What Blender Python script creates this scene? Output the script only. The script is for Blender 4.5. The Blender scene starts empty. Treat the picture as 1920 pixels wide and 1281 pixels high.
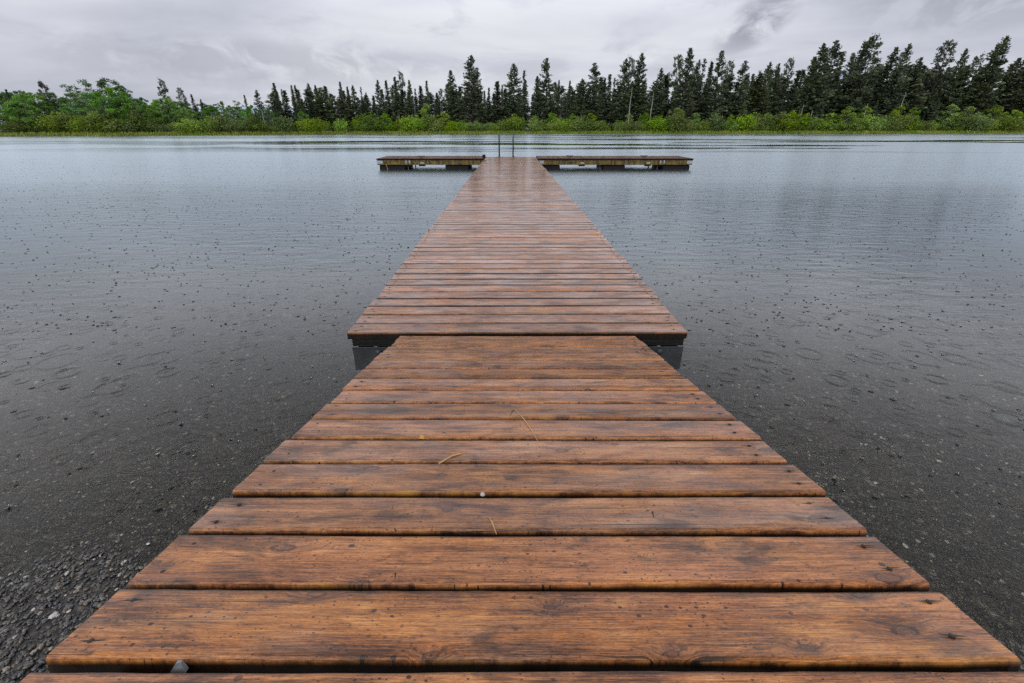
import bpy, math, random
import numpy as np
from mathutils import Vector, Matrix

random.seed(7)
SC = bpy.context.scene
COL = SC.collection
R = math.radians
PI = math.pi

# ------------------------------------------------------------------ camera frame
FPX, PITCH, EYE = 853.3, R(25.2), 1.33      # focal length in photo pixels, downward pitch, height over the water
cp, sp = math.cos(PITCH), math.sin(PITCH)


def ray(px, py):
    a, b = (px - 960) / FPX, (py - 640.5) / FPX
    return (a, cp - b * sp, -sp - b * cp)


def at_depth(px, py, Y):
    d = ray(px, py)
    t = Y / d[1]
    return d[0] * t, Y, EYE + d[2] * t


# ------------------------------------------------------------------ node helpers
class G:
    def __init__(self, name, world=False):
        if world:
            self.owner = bpy.data.worlds.new(name)
        else:
            self.owner = bpy.data.materials.new(name)
        self.owner.use_nodes = True
        self.nt = self.owner.node_tree
        self.nt.nodes.clear()
        self.out = self.nt.nodes.new('ShaderNodeOutputWorld' if world else 'ShaderNodeOutputMaterial')

    def put(self, sock, v):
        if v is None:
            return
        if isinstance(v, bpy.types.NodeSocket):
            self.nt.links.new(v, sock)
        else:
            if isinstance(v, (tuple, list)) and len(v) == 3 and sock.type == 'RGBA':
                v = (*v, 1)
            sock.default_value = v

    def n(self, typ, ins=None, **props):
        nd = self.nt.nodes.new('ShaderNode' + typ)
        for k, v in props.items():
            setattr(nd, k, v)
        for k, v in (ins or {}).items():
            self.put(nd.inputs[k], v)
        return nd

    def m(self, op, a, b=None, c=None, clamp=False):
        nd = self.n('Math', operation=op, use_clamp=clamp)
        for i, v in enumerate((a, b, c)):
            self.put(nd.inputs[i], v)
        return nd.outputs[0]

    def vm(self, op, a, b=None):
        nd = self.n('VectorMath', operation=op)
        self.put(nd.inputs[0], a)
        self.put(nd.inputs[1], b)
        return nd.outputs[0]

    def mix(self, f, a, b, blend='MIX'):
        nd = self.n('Mix', data_type='RGBA', blend_type=blend, clamp_factor=True)
        self.put(nd.inputs[0], f)
        self.put(nd.inputs[6], a)
        self.put(nd.inputs[7], b)
        return nd.outputs[2]

    def noise(self, vec, scale=1.0, detail=4, rough=0.55, dist=0.0):
        return self.n('TexNoise', {'Vector': vec, 'Scale': scale, 'Detail': detail, 'Roughness': rough, 'Distortion': dist}).outputs['Fac']

    def vor(self, vec, scale=1.0, dim='2D', feature='F1', rnd=1.0):
        return self.n('TexVoronoi', {'Vector': vec, 'Scale': scale, 'Randomness': rnd}, voronoi_dimensions=dim, feature=feature)

    def xyz(self, x, y, z=0.0):
        return self.n('CombineXYZ', {'X': x, 'Y': y, 'Z': z}).outputs[0]

    def sep(self, v):
        s = self.n('SeparateXYZ', {'Vector': v})
        return s.outputs[0], s.outputs[1], s.outputs[2]

    def mr(self, v, a, b, c=0.0, d=1.0, smooth=False):
        nd = self.n('MapRange', {'Value': v, 'From Min': a, 'From Max': b, 'To Min': c, 'To Max': d},
                    interpolation_type='SMOOTHSTEP' if smooth else 'LINEAR')
        return nd.outputs[0]

    def ramp(self, f, stops):
        nd = self.n('ValToRGB', {'Fac': f})
        cr = nd.color_ramp
        while len(cr.elements) < len(stops):
            cr.elements.new(0.5)
        for e, (p, c) in zip(cr.elements, stops):
            e.position = p
            e.color = (*c, 1)
        return nd.outputs[0]

    def surf(self, sh):
        self.nt.links.new(sh, self.out.inputs['Surface'])
        return self.owner


def obj_coord(g):
    return g.n('TexCoord').outputs['Object']


def rnd_off(g):
    return g.n('ObjectInfo').outputs['Random']


# ------------------------------------------------------------------ materials
def wood_deck(name='wet_stained_deck_wood', tint=1.0, black_end=None, film=1.0):
    g = G(name)
    co = obj_coord(g)
    rn = rnd_off(g)
    x, y, z = g.sep(co)
    fr = lambda k: g.m('FRACT', g.m('MULTIPLY', rn, k))
    xo = g.m('ADD', x, g.m('MULTIPLY', rn, 57.3))
    yo = g.m('ADD', y, g.m('MULTIPLY', rn, 31.7))
    XY = lambda a, b, yy=None, c=0.0: g.xyz(g.m('MULTIPLY', xo, a), g.m('MULTIPLY', yy or yo, b), c)
    # knots: sharp eyes with a dark ring and a stained halo drawn out along the grain
    kw = g.m('SUBTRACT', g.noise(XY(40, 55), 1, 4, .65), .5)
    kv = g.vm('ADD', XY(6.0, 13.0), g.xyz(g.m('MULTIPLY', kw, .16), g.m('MULTIPLY', kw, .20)))
    vk = g.vor(kv, 1.0)
    d = vk.outputs['Distance']
    cr, cg, cb = g.sep(vk.outputs['Color'])
    pres = g.m('GREATER_THAN', cr, .64)
    size = g.mr(g.m('POWER', cg, 1.6), 0, 1, .045, .135)
    q = g.m('DIVIDE', d, size)
    kn = g.m('MULTIPLY', g.mr(q, .75, 1.05, 1, 0, True), pres)
    rim = g.m('MULTIPLY', g.m('MULTIPLY', g.mr(q, .72, .95, 0, 1, True), g.mr(q, 1.0, 1.35, 1, 0, True)), pres)
    halo = g.m('MULTIPLY', g.mr(q, .7, 4.2, 1, 0, True), pres)
    haz = g.m('MULTIPLY', halo, g.mr(g.noise(XY(16, 40, None, 2.0), 1, 4, .65), .38, .62, 0, 1, True))
    # straight fine grain that parts round the knots
    warp = g.noise(XY(1.4, 5), 1, 2)
    yw = g.m('ADD', yo, g.m('MULTIPLY', warp, .012))
    yw = g.m('ADD', yw, g.m('MULTIPLY', halo, .010))
    g1 = g.noise(XY(4.5, 190, yw), 1, 6, .72)
    g2 = g.noise(XY(22, 560, yw), 1, 5, .70)
    g3 = g.noise(XY(120, 900, yw), 1, 3, .6)
    ann = g.noise(XY(.8, 42, yw, 6.0), 1, 3, .55)
    blot = g.noise(XY(5, 15, None, 4.0), 1, 6, .70, .5)
    f = g.m('MULTIPLY', g.m('SUBTRACT', g1, .5), .62)
    f = g.m('ADD', f, g.m('MULTIPLY', g.m('SUBTRACT', g2, .5), .85))
    f = g.m('ADD', f, g.m('MULTIPLY', g.m('SUBTRACT', g3, .5), .45))
    f = g.m('ADD', f, g.m('MULTIPLY', g.m('SUBTRACT', ann, .5), .40))
    f = g.m('ADD', f, g.m('MULTIPLY', g.m('SUBTRACT', blot, .5), .75))
    f = g.m('ADD', g.m('MULTIPLY', f, 1.18), .495)
    t = tint * 1.28
    red = g.ramp(f, [(.20, (.030 * t, .010 * t, .005 * t)), (.38, (.120 * t, .038 * t, .015 * t)),
                     (.52, (.250 * t, .082 * t, .030 * t)), (.66, (.365 * t, .130 * t, .048 * t)), (.86, (.50 * t, .225 * t, .10 * t))])
    amb = g.ramp(f, [(.20, (.030 * t, .011 * t, .004 * t)), (.38, (.125 * t, .046 * t, .014 * t)),
                     (.52, (.260 * t, .100 * t, .026 * t)), (.66, (.385 * t, .165 * t, .042 * t)), (.86, (.52 * t, .27 * t, .095 * t))])
    mixam = g.m('ADD', g.m('MULTIPLY', fr(3.9), .28), g.m('MULTIPLY', g.mr(g.noise(XY(1.2, 6, None, 8.0), 1, 3), .35, .65), .5))
    col = g.mix(mixam, red, amb)
    # bleached grey brown patches
    gp = g.mr(g.noise(XY(2.0, 10, None, 3.3), 1, 5, .65), .50, .68, 0, .70, True)
    gp = g.m('MULTIPLY', gp, g.mr(fr(7.31), 0, 1, .1, 1.1))
    col = g.mix(gp, col, g.ramp(f, [(.25, (.035, .022, .016)), (.5, (.165, .098, .066)), (.8, (.33, .22, .16))]))
    # dark wet stains, soft edged, and small grubby smudges
    st = g.mr(g.noise(XY(5.5, 16, None, 11.0), 1, 5, .6, .6), .54, .66, 0, .80, True)
    sm = g.mr(g.noise(XY(24, 58, None, 12.0), 1, 5, .72, .3), .565, .70, 0, .82, True)
    dk = g.mix(.75, col, (.012, .007, .006))
    col = g.mix(st, col, dk)
    col = g.mix(sm, col, dk)
    col = g.mix(g.m('MULTIPLY', haz, .65), col, (.045, .019, .013))
    ringn = g.m('SINE', g.m('ADD', g.m('MULTIPLY', q, 20), g.m('MULTIPLY', kw, 14)))
    col = g.mix(g.m('MULTIPLY', kn, g.mr(kw, -.15, .15, .25, .85)), col, g.mix(g.mr(ringn, -1, 1), (.026, .011, .008), (.15, .058, .030)))
    col = g.mix(g.m('MULTIPLY', rim, g.mr(kw, -.2, .12, .2, .9)), col, (.014, .007, .006))
    # pits, grit and specks of very different sizes
    ptot = None
    for (a, b, thr, lo, hi) in ((17, 23, .80, .03, .10), (46, 60, .72, .04, .17), (110, 150, .66, .06, .22)):
        sv = g.vor(XY(a, b, None), 1.0)
        sr, sg_, sb = g.sep(sv.outputs['Color'])
        spk = g.m('MULTIPLY', g.m('LESS_THAN', sv.outputs['Distance'], g.mr(g.m('POWER', sg_, 2.0), 0, 1, lo, hi)), g.m('GREATER_THAN', sr, thr))
        ptot = spk if ptot is None else g.m('MAXIMUM', ptot, spk)
    clus = g.mr(g.noise(XY(3, 8, None, 21.0), 1, 3), .36, .56, .15, 1)
    ptot = g.m('MULTIPLY', ptot, clus)
    col = g.mix(g.m('MULTIPLY', ptot, .9), col, (.012, .008, .007))
    # drying checks: thin black lines along the grain, more of them towards the ends
    endw = g.mr(g.m('ABSOLUTE', x), .38, .90, .0, .030)
    ck = g.noise(XY(1.3, 150, yw, 9.1), 1, 2, .5)
    ckb = g.m('MULTIPLY', g.mr(g.m('ADD', ck, endw), .695, .715, 0, 1), g.mr(g.noise(XY(1.6, 9, None, 5.0), 1, 2), .44, .54))
    col = g.mix(g.m('MULTIPLY', ckb, .92), col, (.008, .005, .004))
    # rubbed wood with algae, lit wetness painted golden, along the front arris
    edn = g.noise(g.xyz(g.m('MULTIPLY', xo, 9), rn, 0.0), 1, 5, .65)
    edw = g.mr(edn, .3, .7, .0, .010)
    ed = g.mr(g.m('ADD', y, edw), -.061, -.050, 1, 0, True)
    edc = g.mix(g.mr(g.m('ADD', edn, g.m('MULTIPLY', g.m('SUBTRACT', fr(9.7), .5), .5)), .42, .58), (.40, .185, .030), (.060, .044, .018))
    col = g.mix(g.m('MULTIPLY', ed, g.mr(g2, .35, .6, .35, .9)), col, edc)
    ed2 = g.mr(y, .046, .057, 0, .9, True)  # rear edge stain, also painting in the shade that draws the gap lines
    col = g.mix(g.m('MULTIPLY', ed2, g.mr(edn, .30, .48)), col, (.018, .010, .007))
    hs = g.n('HueSaturation', {'Hue': .503, 'Saturation': g.mr(fr(5.1), 0, 1, .94, 1.10), 'Value': g.mr(fr(13.7), 0, 1, .74, 1.20), 'Color': col})
    col = hs.outputs[0]
    side = g.mr(z, -.013, -.0045, .95, 0, True)  # board flanks blackened below the arris, painting in the gap shade
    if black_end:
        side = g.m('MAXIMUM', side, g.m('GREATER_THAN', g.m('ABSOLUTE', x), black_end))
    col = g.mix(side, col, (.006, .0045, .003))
    bh = g.m('ADD', g.m('MULTIPLY', g1, .0010), g.m('MULTIPLY', g2, .0009))
    bh = g.m('ADD', bh, g.m('MULTIPLY', kn, .0008))
    bh = g.m('SUBTRACT', bh, g.m('MULTIPLY', ckb, .002))
    bh = g.m('SUBTRACT', bh, g.m('MULTIPLY', ptot, .0012))
    bump = g.n('Bump', {'Height': bh, 'Distance': 1.0, 'Strength': .8})
    # standing water: films and puddles with a sharp sheen, damp wood between
    wet = g.noise(XY(3.0, 11, None, 2.2), 1, 5, .6, .4)
    soft = g.n('Bump', {'Height': bh, 'Distance': 1.0, 'Strength': .10})
    p = g.n('BsdfPrincipled', {'Base Color': col, 'Roughness': .55, 'Specular IOR Level': .22 * film,
                               'Coat Weight': g.mr(wet, .42, .56, 1.0 * film, .62 * film, True), 'Coat Roughness': g.mr(wet, .42, .56, .05, .20, True), 'Coat IOR': 1.38,
                               'Normal': bump.outputs[0], 'Coat Normal': soft.outputs[0]})
    return g.surf(p.outputs[0])


def timber(name, c0, c1, rough=.55, vert=False):
    g = G(name)
    co = obj_coord(g)
    x, y, z = g.sep(co)
    f1 = g.noise(g.xyz(g.m('MULTIPLY', x, 3), g.m('MULTIPLY', y, 20), g.m('MULTIPLY', z, 60)), 1, 5)
    f2 = g.noise(g.xyz(g.m('MULTIPLY', x, 14), g.m('MULTIPLY', y, 3), g.m('MULTIPLY', z, 2.5)), 1, 4)
    f = g.m('ADD', g.m('MULTIPLY', f1, .5), g.m('MULTIPLY', f2, .5))
    col = g.ramp(f, [(.40, c0), (.66, c1)])
    b = g.n('Bump', {'Height': f1, 'Distance': .004})
    p = g.n('BsdfPrincipled', {'Base Color': col, 'Roughness': rough, 'Normal': b.outputs[0]})
    return g.surf(p.outputs[0])


def metal(name, c, rough=.4, met=.8, stain=.5):
    g = G(name)
    co = obj_coord(g)
    f = g.noise(co, 9, 6, .65, .5)
    f2 = g.noise(co, 60, 3)
    col = g.mix(g.mr(f, .35, .7, 0, stain, True), c, tuple(k * .35 for k in c))
    col = g.mix(g.mr(f2, .5, .8, 0, .3), col, tuple(min(1, k * 1.6) for k in c))
    b = g.n('Bump', {'Height': f2, 'Distance': .0015})
    p = g.n('BsdfPrincipled', {'Base Color': col, 'Metallic': met, 'Roughness': g.mr(f, .3, .7, rough, rough + .25), 'Normal': b.outputs[0]})
    return g.surf(p.outputs[0])


def plain(name, c, rough=.6, var=.35, scale=12):
    g = G(name)
    f = g.noise(obj_coord(g), scale, 5)
    col = g.mix(f, tuple(k * (1 - var) for k in c), tuple(k * (1 + var) for k in c))
    p = g.n('BsdfPrincipled', {'Base Color': col, 'Roughness': rough})
    return g.surf(p.outputs[0])


def leafy(name, dark, mid, light, transl=.25, scale=.7, rough=.55):
    g = G(name)
    co = obj_coord(g)
    rn = rnd_off(g)
    geo = g.n('NewGeometry')
    isl = geo.outputs['Random Per Island']
    f = g.noise(g.vm('ADD', co, g.xyz(g.m('MULTIPLY', rn, 90), g.m('MULTIPLY', rn, 37), 0)), scale, 3)
    f = g.m('ADD', g.m('MULTIPLY', f, .75), g.m('MULTIPLY', isl, .30))
    col = g.ramp(f, [(.28, dark), (.52, mid), (.78, light)])
    hs = g.n('HueSaturation', {'Hue': g.mr(rn, 0, 1, .482, .515), 'Saturation': g.mr(g.m('FRACT', g.m('MULTIPLY', rn, 5.3)), 0, 1, .8, 1.1),
                               'Value': g.mr(g.m('FRACT', g.m('MULTIPLY', rn, 17.7)), 0, 1, .75, 1.25), 'Color': col})
    col = hs.outputs[0]
    p = g.n('BsdfPrincipled', {'Base Color': col, 'Roughness': rough, 'Specular IOR Level': .25})
    tr = g.n('BsdfTranslucent', {'Color': col})
    mx = g.n('MixShader', {'Fac': transl})
    g.put(mx.inputs[1], p.outputs[0])
    g.put(mx.inputs[2], tr.outputs[0])
    return g.surf(mx.outputs[0])


def ground_mat():
    g = G('lakebed_gravel_and_bank')
    co = obj_coord(g)
    x, y, z = g.sep(co)
    p2 = g.xyz(x, y)
    wob = g.noise(p2, 30, 3)
    pv = g.vm('ADD', p2, g.xyz(g.m('MULTIPLY', wob, .01), g.m('MULTIPLY', wob, .012)))
    v1 = g.vor(pv, 34)
    v2 = g.vor(pv, 90)
    c1, c2, c3 = g.sep(v1.outputs['Color'])
    d1, d2, d3 = g.sep(v2.outputs['Color'])
    big = g.m('GREATER_THAN', c3, .45)
    val = g.m('ADD', g.m('MULTIPLY', c1, big), g.m('MULTIPLY', d1, g.m('SUBTRACT', 1, big)))
    dist = g.m('ADD', g.m('MULTIPLY', v1.outputs['Distance'], big), g.m('MULTIPLY', v2.outputs['Distance'], g.m('SUBTRACT', 1, big)))
    stone = g.ramp(val, [(0, (.014, .013, .011)), (.35, (.034, .030, .024)), (.62, (.066, .052, .034)), (.86, (.125, .10, .07)), (.97, (.26, .25, .23))])
    stone = g.mix(g.mr(dist, .25, .62), stone, (.014, .013, .012))
    patch = g.noise(p2, 1.3, 4)
    stone = g.mix(g.mr(patch, .42, .7, 0, .6), stone, (.040, .036, .029))
    silt_depth_tone = g.ramp(g.noise(p2, .9, 5), [(.3, (.026, .036, .038)), (.7, (.050, .066, .068))])  # silt colour also paints in light absorbed and scattered by deep water
    bed = g.mix(g.mr(y, 3.0, 9, 0, 1, True), stone, silt_depth_tone)
    fl = g.ramp(g.noise(p2, .6, 5), [(.35, (.030, .036, .012)), (.55, (.07, .085, .022)), (.75, (.12, .11, .035))])
    col = g.mix(g.m('GREATER_THAN', y, 42), bed, fl)
    bh = g.m('MULTIPLY', g.m('SUBTRACT', .6, dist), g.mr(y, 2, 6, .010, .001))
    b = g.n('Bump', {'Height': bh, 'Distance': 1.0})
    p = g.n('BsdfPrincipled', {'Base Color': col, 'Roughness': .45, 'Normal': b.outputs[0]})
    return g.surf(p.outputs[0])


def water_mat(name='rain_dimpled_lake_water', body=(.90, .90, .80)):
    g = G(name)
    co = g.n('NewGeometry').outputs['Position']
    x, y, z = g.sep(co)
    p2 = g.xyz(x, y)
    total = None
    for sc_, w, amp, rmax, off, dens in ((2.1, .0062, .00072, .20, 0.0, .25), (3.3, .0050, .00075, .13, 17.3, .25), (6.0, .0038, .0006, .065, 41.9, .30)):
        v = g.vor(g.vm('ADD', p2, (off, off * .7, 0)), sc_, rnd=.9)
        dm = g.m('DIVIDE', v.outputs['Distance'], sc_)
        cr, cg, cb = g.sep(v.outputs['Color'])
        r0 = g.m('MULTIPLY', g.m('POWER', cr, .7), rmax)
        u = g.m('DIVIDE', g.m('SUBTRACT', dm, r0), w)
        env = g.m('POWER', 2.718, g.m('MULTIPLY', g.m('MULTIPLY', u, u), -.13))
        wv = g.m('MULTIPLY', env, g.m('COSINE', g.m('MULTIPLY', u, 2.5)))
        a = g.m('MULTIPLY', g.m('GREATER_THAN', cg, dens), g.mr(r0, 0, rmax, amp, amp * .35))
        h = g.m('MULTIPLY', wv, a)
        total = h if total is None else g.m('ADD', total, h)
    fade = g.mr(y, 2.2, 4.6, 1, .03, True)
    total = g.m('MULTIPLY', total, fade)
    # wind riplets lying across the view
    rp = g.noise(g.xyz(g.m('MULTIPLY', x, 16), g.m('MULTIPLY', y, 34)), 1, 3, .55)
    rp2 = g.noise(g.xyz(g.m('MULTIPLY', x, 3.2), g.m('MULTIPLY', y, 7.5)), 1, 3, .5)
    rp3 = g.noise(g.xyz(g.m('MULTIPLY', x, .5), g.m('MULTIPLY', y, 1.5), 4.4), 1, 3, .5)
    # calm streaks far out: the wake bands that mirror the dark trees
    bn = g.noise(g.xyz(g.m('MULTIPLY', x, .028), g.m('MULTIPLY', y, .16), 7.7), 1, 4, .6, .35)
    bl = g.mr(bn, .530, .585, 0, 1, True)
    bl = g.m('MULTIPLY', bl, g.mr(y, 24, 42, 0, 1, True))
    bl = g.m('MULTIPLY', bl, g.mr(g.m('ADD', x, g.m('MULTIPLY', y, .2)), -25, 0, .25, 1, True))
    rough_amp = g.m('SUBTRACT', 1, g.m('MULTIPLY', bl, .93))
    rip = g.m('ADD', g.m('MULTIPLY', rp, g.mr(y, 1, 8, .0018, .0012)), g.m('ADD', g.m('MULTIPLY', rp2, g.mr(y, 2, 7, .0040, .0058)), g.m('MULTIPLY', rp3, g.mr(y, 6, 30, .004, .022))))
    rip = g.m('MULTIPLY', rip, rough_amp)
    b = g.n('Bump', {'Height': g.m('ADD', total, rip), 'Distance': 1.0, 'Strength': 1.0})
    rgh = g.m('MULTIPLY', g.ramp(g.mr(y, 2, 40), [(0, (.02,) * 3), (.12, (.14,) * 3), (.30, (.25,) * 3), (1, (.24,) * 3)]), g.mr(bl, 0, 1, 1, .14))
    soft = g.n('Bump', {'Height': g.m('ADD', total, rip), 'Distance': 1.0, 'Strength': .45})
    fb_ = g.n('Fresnel', {'IOR': g.mr(y, 1.8, 8, 1.30, 1.80), 'Normal': soft.outputs[0]}).outputs[0]
    ff_ = g.n('Fresnel', {'IOR': g.mr(y, 1.8, 8, 1.30, 1.80)}).outputs[0]
    kf = g.mr(y, 2, 7, .15, .92)
    fr = g.m('ADD', g.m('MULTIPLY', ff_, kf), g.m('MULTIPLY', fb_, g.m('SUBTRACT', 1, kf)))
    rf = g.n('BsdfRefraction', {'Color': body, 'Roughness': g.m('MULTIPLY', rgh, .5), 'IOR': 1.333, 'Normal': b.outputs[0]})
    gl = g.n('BsdfGlossy', {'Color': g.mix(g.mr(y, 1.5, 6), (1, .97, .94), (.85, .945, 1)), 'Roughness': rgh, 'Normal': b.outputs[0]}, distribution='MULTI_GGX')
    mx = g.n('MixShader', {'Fac': fr})
    g.put(mx.inputs[1], rf.outputs[0])
    g.put(mx.inputs[2], gl.outputs[0])
    return g.surf(mx.outputs[0])


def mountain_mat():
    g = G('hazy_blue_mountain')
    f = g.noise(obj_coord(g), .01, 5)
    col = g.mix(f, (.36, .43, .56), (.46, .52, .64))  # distance haze painted into the diffuse colours
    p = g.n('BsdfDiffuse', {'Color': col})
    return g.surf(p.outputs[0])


M = {}
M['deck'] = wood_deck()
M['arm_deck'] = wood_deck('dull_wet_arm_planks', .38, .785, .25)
M['joist'] = timber('dark_wet_joist_wood', (.0022, .002, .0018), (.006, .0045, .003))
M['beam'] = timber('yellow_brown_treated_beam', (.010, .009, .003), (.27, .175, .020))
M['black'] = plain('black_float_plastic', (.003, .0035, .003), .8)
M['plate'] = metal('dull_dark_steel', (.055, .060, .064), .5, .2, .75)
M['galv'] = metal('galvanised_bracket', (.42, .47, .50), .45, .35, .3)
M['steel'] = metal('wet_steel_rail', (.075, .078, .08), .3, .8, .4)
M['nail'] = plain('rusty_nail', (.008, .006, .005), .5)
M['stone'] = plain('grey_stone', (.20, .21, .22), .45)
M['bed_stone'] = plain('dark_lakebed_stone', (.085, .09, .095), .5)
M['pale_stone'] = plain('pale_pebble', (.48, .43, .38), .45)
M['leaf'] = plain('yellow_leaf', (.50, .27, .05), .45)
M['straw'] = plain('dry_straw', (.50, .31, .13), .5, .2)
M['bark'] = plain('dark_bark', (.028, .022, .018), .8, .4, 6)
M['greybark'] = plain('pale_bark', (.17, .165, .15), .8, .4, 6)
M['snag'] = plain('bleached_trunk', (.30, .29, .26), .8, .35, 5)
M['conifer'] = leafy('dark_conifer_needles', (.022, .034, .018), (.078, .108, .056), (.180, .220, .110), .16, .5)
M['conifer_green'] = leafy('olive_conifer_needles', (.030, .044, .020), (.095, .125, .056), (.185, .230, .100), .16, .5)
M['decid'] = leafy('green_tree_leaves', (.045, .110, .016), (.145, .320, .044), (.290, .530, .090), .38, .8)
M['decid_dark'] = leafy('dark_green_tree_leaves', (.020, .055, .012), (.065, .160, .032), (.135, .280, .062), .3, .8)
M['shrub'] = leafy('bright_shrub_leaves', (.050, .095, .010), (.215, .350, .026), (.430, .600, .065), .33, .9)
M['willow'] = leafy('grey_green_willow_leaves', (.036, .056, .012), (.135, .195, .036), (.275, .370, .085), .3, .9)
M['grass'] = leafy('bank_grass', (.09, .14, .016), (.20, .26, .032), (.38, .36, .090), .2, .25)
M['ground'] = ground_mat()
M['water'] = water_mat()
M['splash'] = water_mat('splash_water', (.45, .49, .48))
M['mountain'] = mountain_mat()


# ------------------------------------------------------------------ mesh helpers
def mesh_from(name, V, F, smooth=False):
    """V (n,3) array, F list of index lists or an (m,k) array"""
    me = bpy.data.meshes.new(name)
    V = np.asarray(V, dtype=np.float32)
    if isinstance(F, np.ndarray):
        k = F.shape[1]
        me.vertices.add(len(V))
        me.vertices.foreach_set('co', V.ravel())
        me.loops.add(F.size)
        me.loops.foreach_set('vertex_index', F.astype(np.int32).ravel())
        me.polygons.add(len(F))
        me.polygons.foreach_set('loop_start', np.arange(0, F.size, k, dtype=np.int32))
        me.update(calc_edges=True)
        me.validate()
    else:
        me.from_pydata([tuple(v) for v in V], [], [tuple(f) for f in F])
        me.update()
    if smooth:
        me.polygons.foreach_set('use_smooth', np.ones(len(me.polygons), dtype=bool))
    return me


class MB:
    def __init__(self):
        self.v, self.f = [], []

    def add(self, vs, fs):
        o = len(self.v)
        self.v += [tuple(v) for v in vs]
        self.f += [tuple(i + o for i in f) for f in fs]

    def box(self, x0, x1, y0, y1, z0, z1, c=.004):
        """box with chamfered long edges on all sides"""
        c = min(c, (x1 - x0) * .3, (y1 - y0) * .3, (z1 - z0) * .3)
        vs, fs = [], []
        import itertools
        idx = {}
        for sx, sy, sz in itertools.product((0, 1), repeat=3):
            X, Y, Z = (x0, x1)[sx], (y0, y1)[sy], (z0, z1)[sz]
            dx, dy, dz = (c, -c)[sx], (c, -c)[sy], (c, -c)[sz]
            for a, pt in (('x', (X, Y + dy, Z + dz)), ('y', (X + dx, Y, Z + dz)), ('z', (X + dx, Y + dy, Z))):
                idx[(sx, sy, sz, a)] = len(vs)
                vs.append(pt)
        k = lambda *a: idx[a]
        for s in (0, 1):
            fs.append([k(s, a, b, 'x') for a, b in ((0, 0), (1, 0), (1, 1), (0, 1))][::1 if s else -1])
            fs.append([k(a, s, b, 'y') for a, b in ((0, 0), (1, 0), (1, 1), (0, 1))][::-1 if s else 1])
            fs.append([k(a, b, s, 'z') for a, b in ((0, 0), (1, 0), (1, 1), (0, 1))][::1 if s else -1])
        for a in (0, 1):
            for b in (0, 1):
                fs.append([k(0, a, b, 'y'), k(1, a, b, 'y'), k(1, a, b, 'z'), k(0, a, b, 'z')])
                fs.append([k(a, 0, b, 'x'), k(a, 1, b, 'x'), k(a, 1, b, 'z'), k(a, 0, b, 'z')])
                fs.append([k(a, b, 0, 'x'), k(a, b, 1, 'x'), k(a, b, 1, 'y'), k(a, b, 0, 'y')])
                for s in (0, 1):
                    fs.append([k(s, a, b, 'x'), k(s, a, b, 'y'), k(s, a, b, 'z')])
        # dedupe the corner triangles
        seen, out = set(), []
        for f in fs:
            t = tuple(sorted(f))
            if t not in seen:
                seen.add(t)
                out.append(f)
        self.add(vs, out)

    def tube(self, pts, radii, seg=8, cap=True):
        pts = [Vector(p) for p in pts]
        if not isinstance(radii, (list, tuple)):
            radii = [radii] * len(pts)
        vs, fs = [], []
        ref = Vector((0.31, .95, .05))
        for i, p in enumerate(pts):
            t = (pts[min(i + 1, len(pts) - 1)] - pts[max(i - 1, 0)]).normalized()
            a = t.cross(ref)
            if a.length < 1e-3:
                a = t.cross(Vector((1, 0, 0)))
            a.normalize()
            b = t.cross(a)
            for k in range(seg):
                th = 2 * PI * k / seg
                vs.append(p + (a * math.cos(th) + b * math.sin(th)) * radii[i])
        for i in range(len(pts) - 1):
            for k in range(seg):
                fs.append((i * seg + k, i * seg + (k + 1) % seg, (i + 1) * seg + (k + 1) % seg, (i + 1) * seg + k))
        if cap:
            fs.append(tuple(range(seg))[::-1])
            fs.append(tuple((len(pts) - 1) * seg + k for k in range(seg)))
        self.add(vs, fs)

    def mesh(self, name, mat, smooth=False):
        me = mesh_from(name, np.array(self.v, dtype=np.float32), self.f, smooth)
        me.materials.append(mat)
        import bmesh
        bm = bmesh.new()
        bm.from_mesh(me)
        bmesh.ops.recalc_face_normals(bm, faces=bm.faces)
        bm.to_mesh(me)
        bm.free()
        return me


def link(name, me, parent=None, loc=(0, 0, 0), rot=None):
    o = bpy.data.objects.new(name, me)
    COL.objects.link(o)
    o.parent = parent
    o.location = loc
    if rot:
        o.rotation_euler = rot
    return o


def thing(name, label, cat, loc=(0, 0, 0), rot=None, group=None):
    o = bpy.data.objects.new(name, None)
    o.empty_display_size = .2
    COL.objects.link(o)
    o.location = loc
    if rot:
        o.rotation_euler = rot
    tag(o, label, cat, group)
    return o


def tag(o, label=None, cat=None, group=None, kind=None):
    if label:
        o['label'] = label
    if cat:
        o['category'] = cat
    if group:
        o['group'] = group
    if kind:
        o['kind'] = kind
    return o


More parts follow.
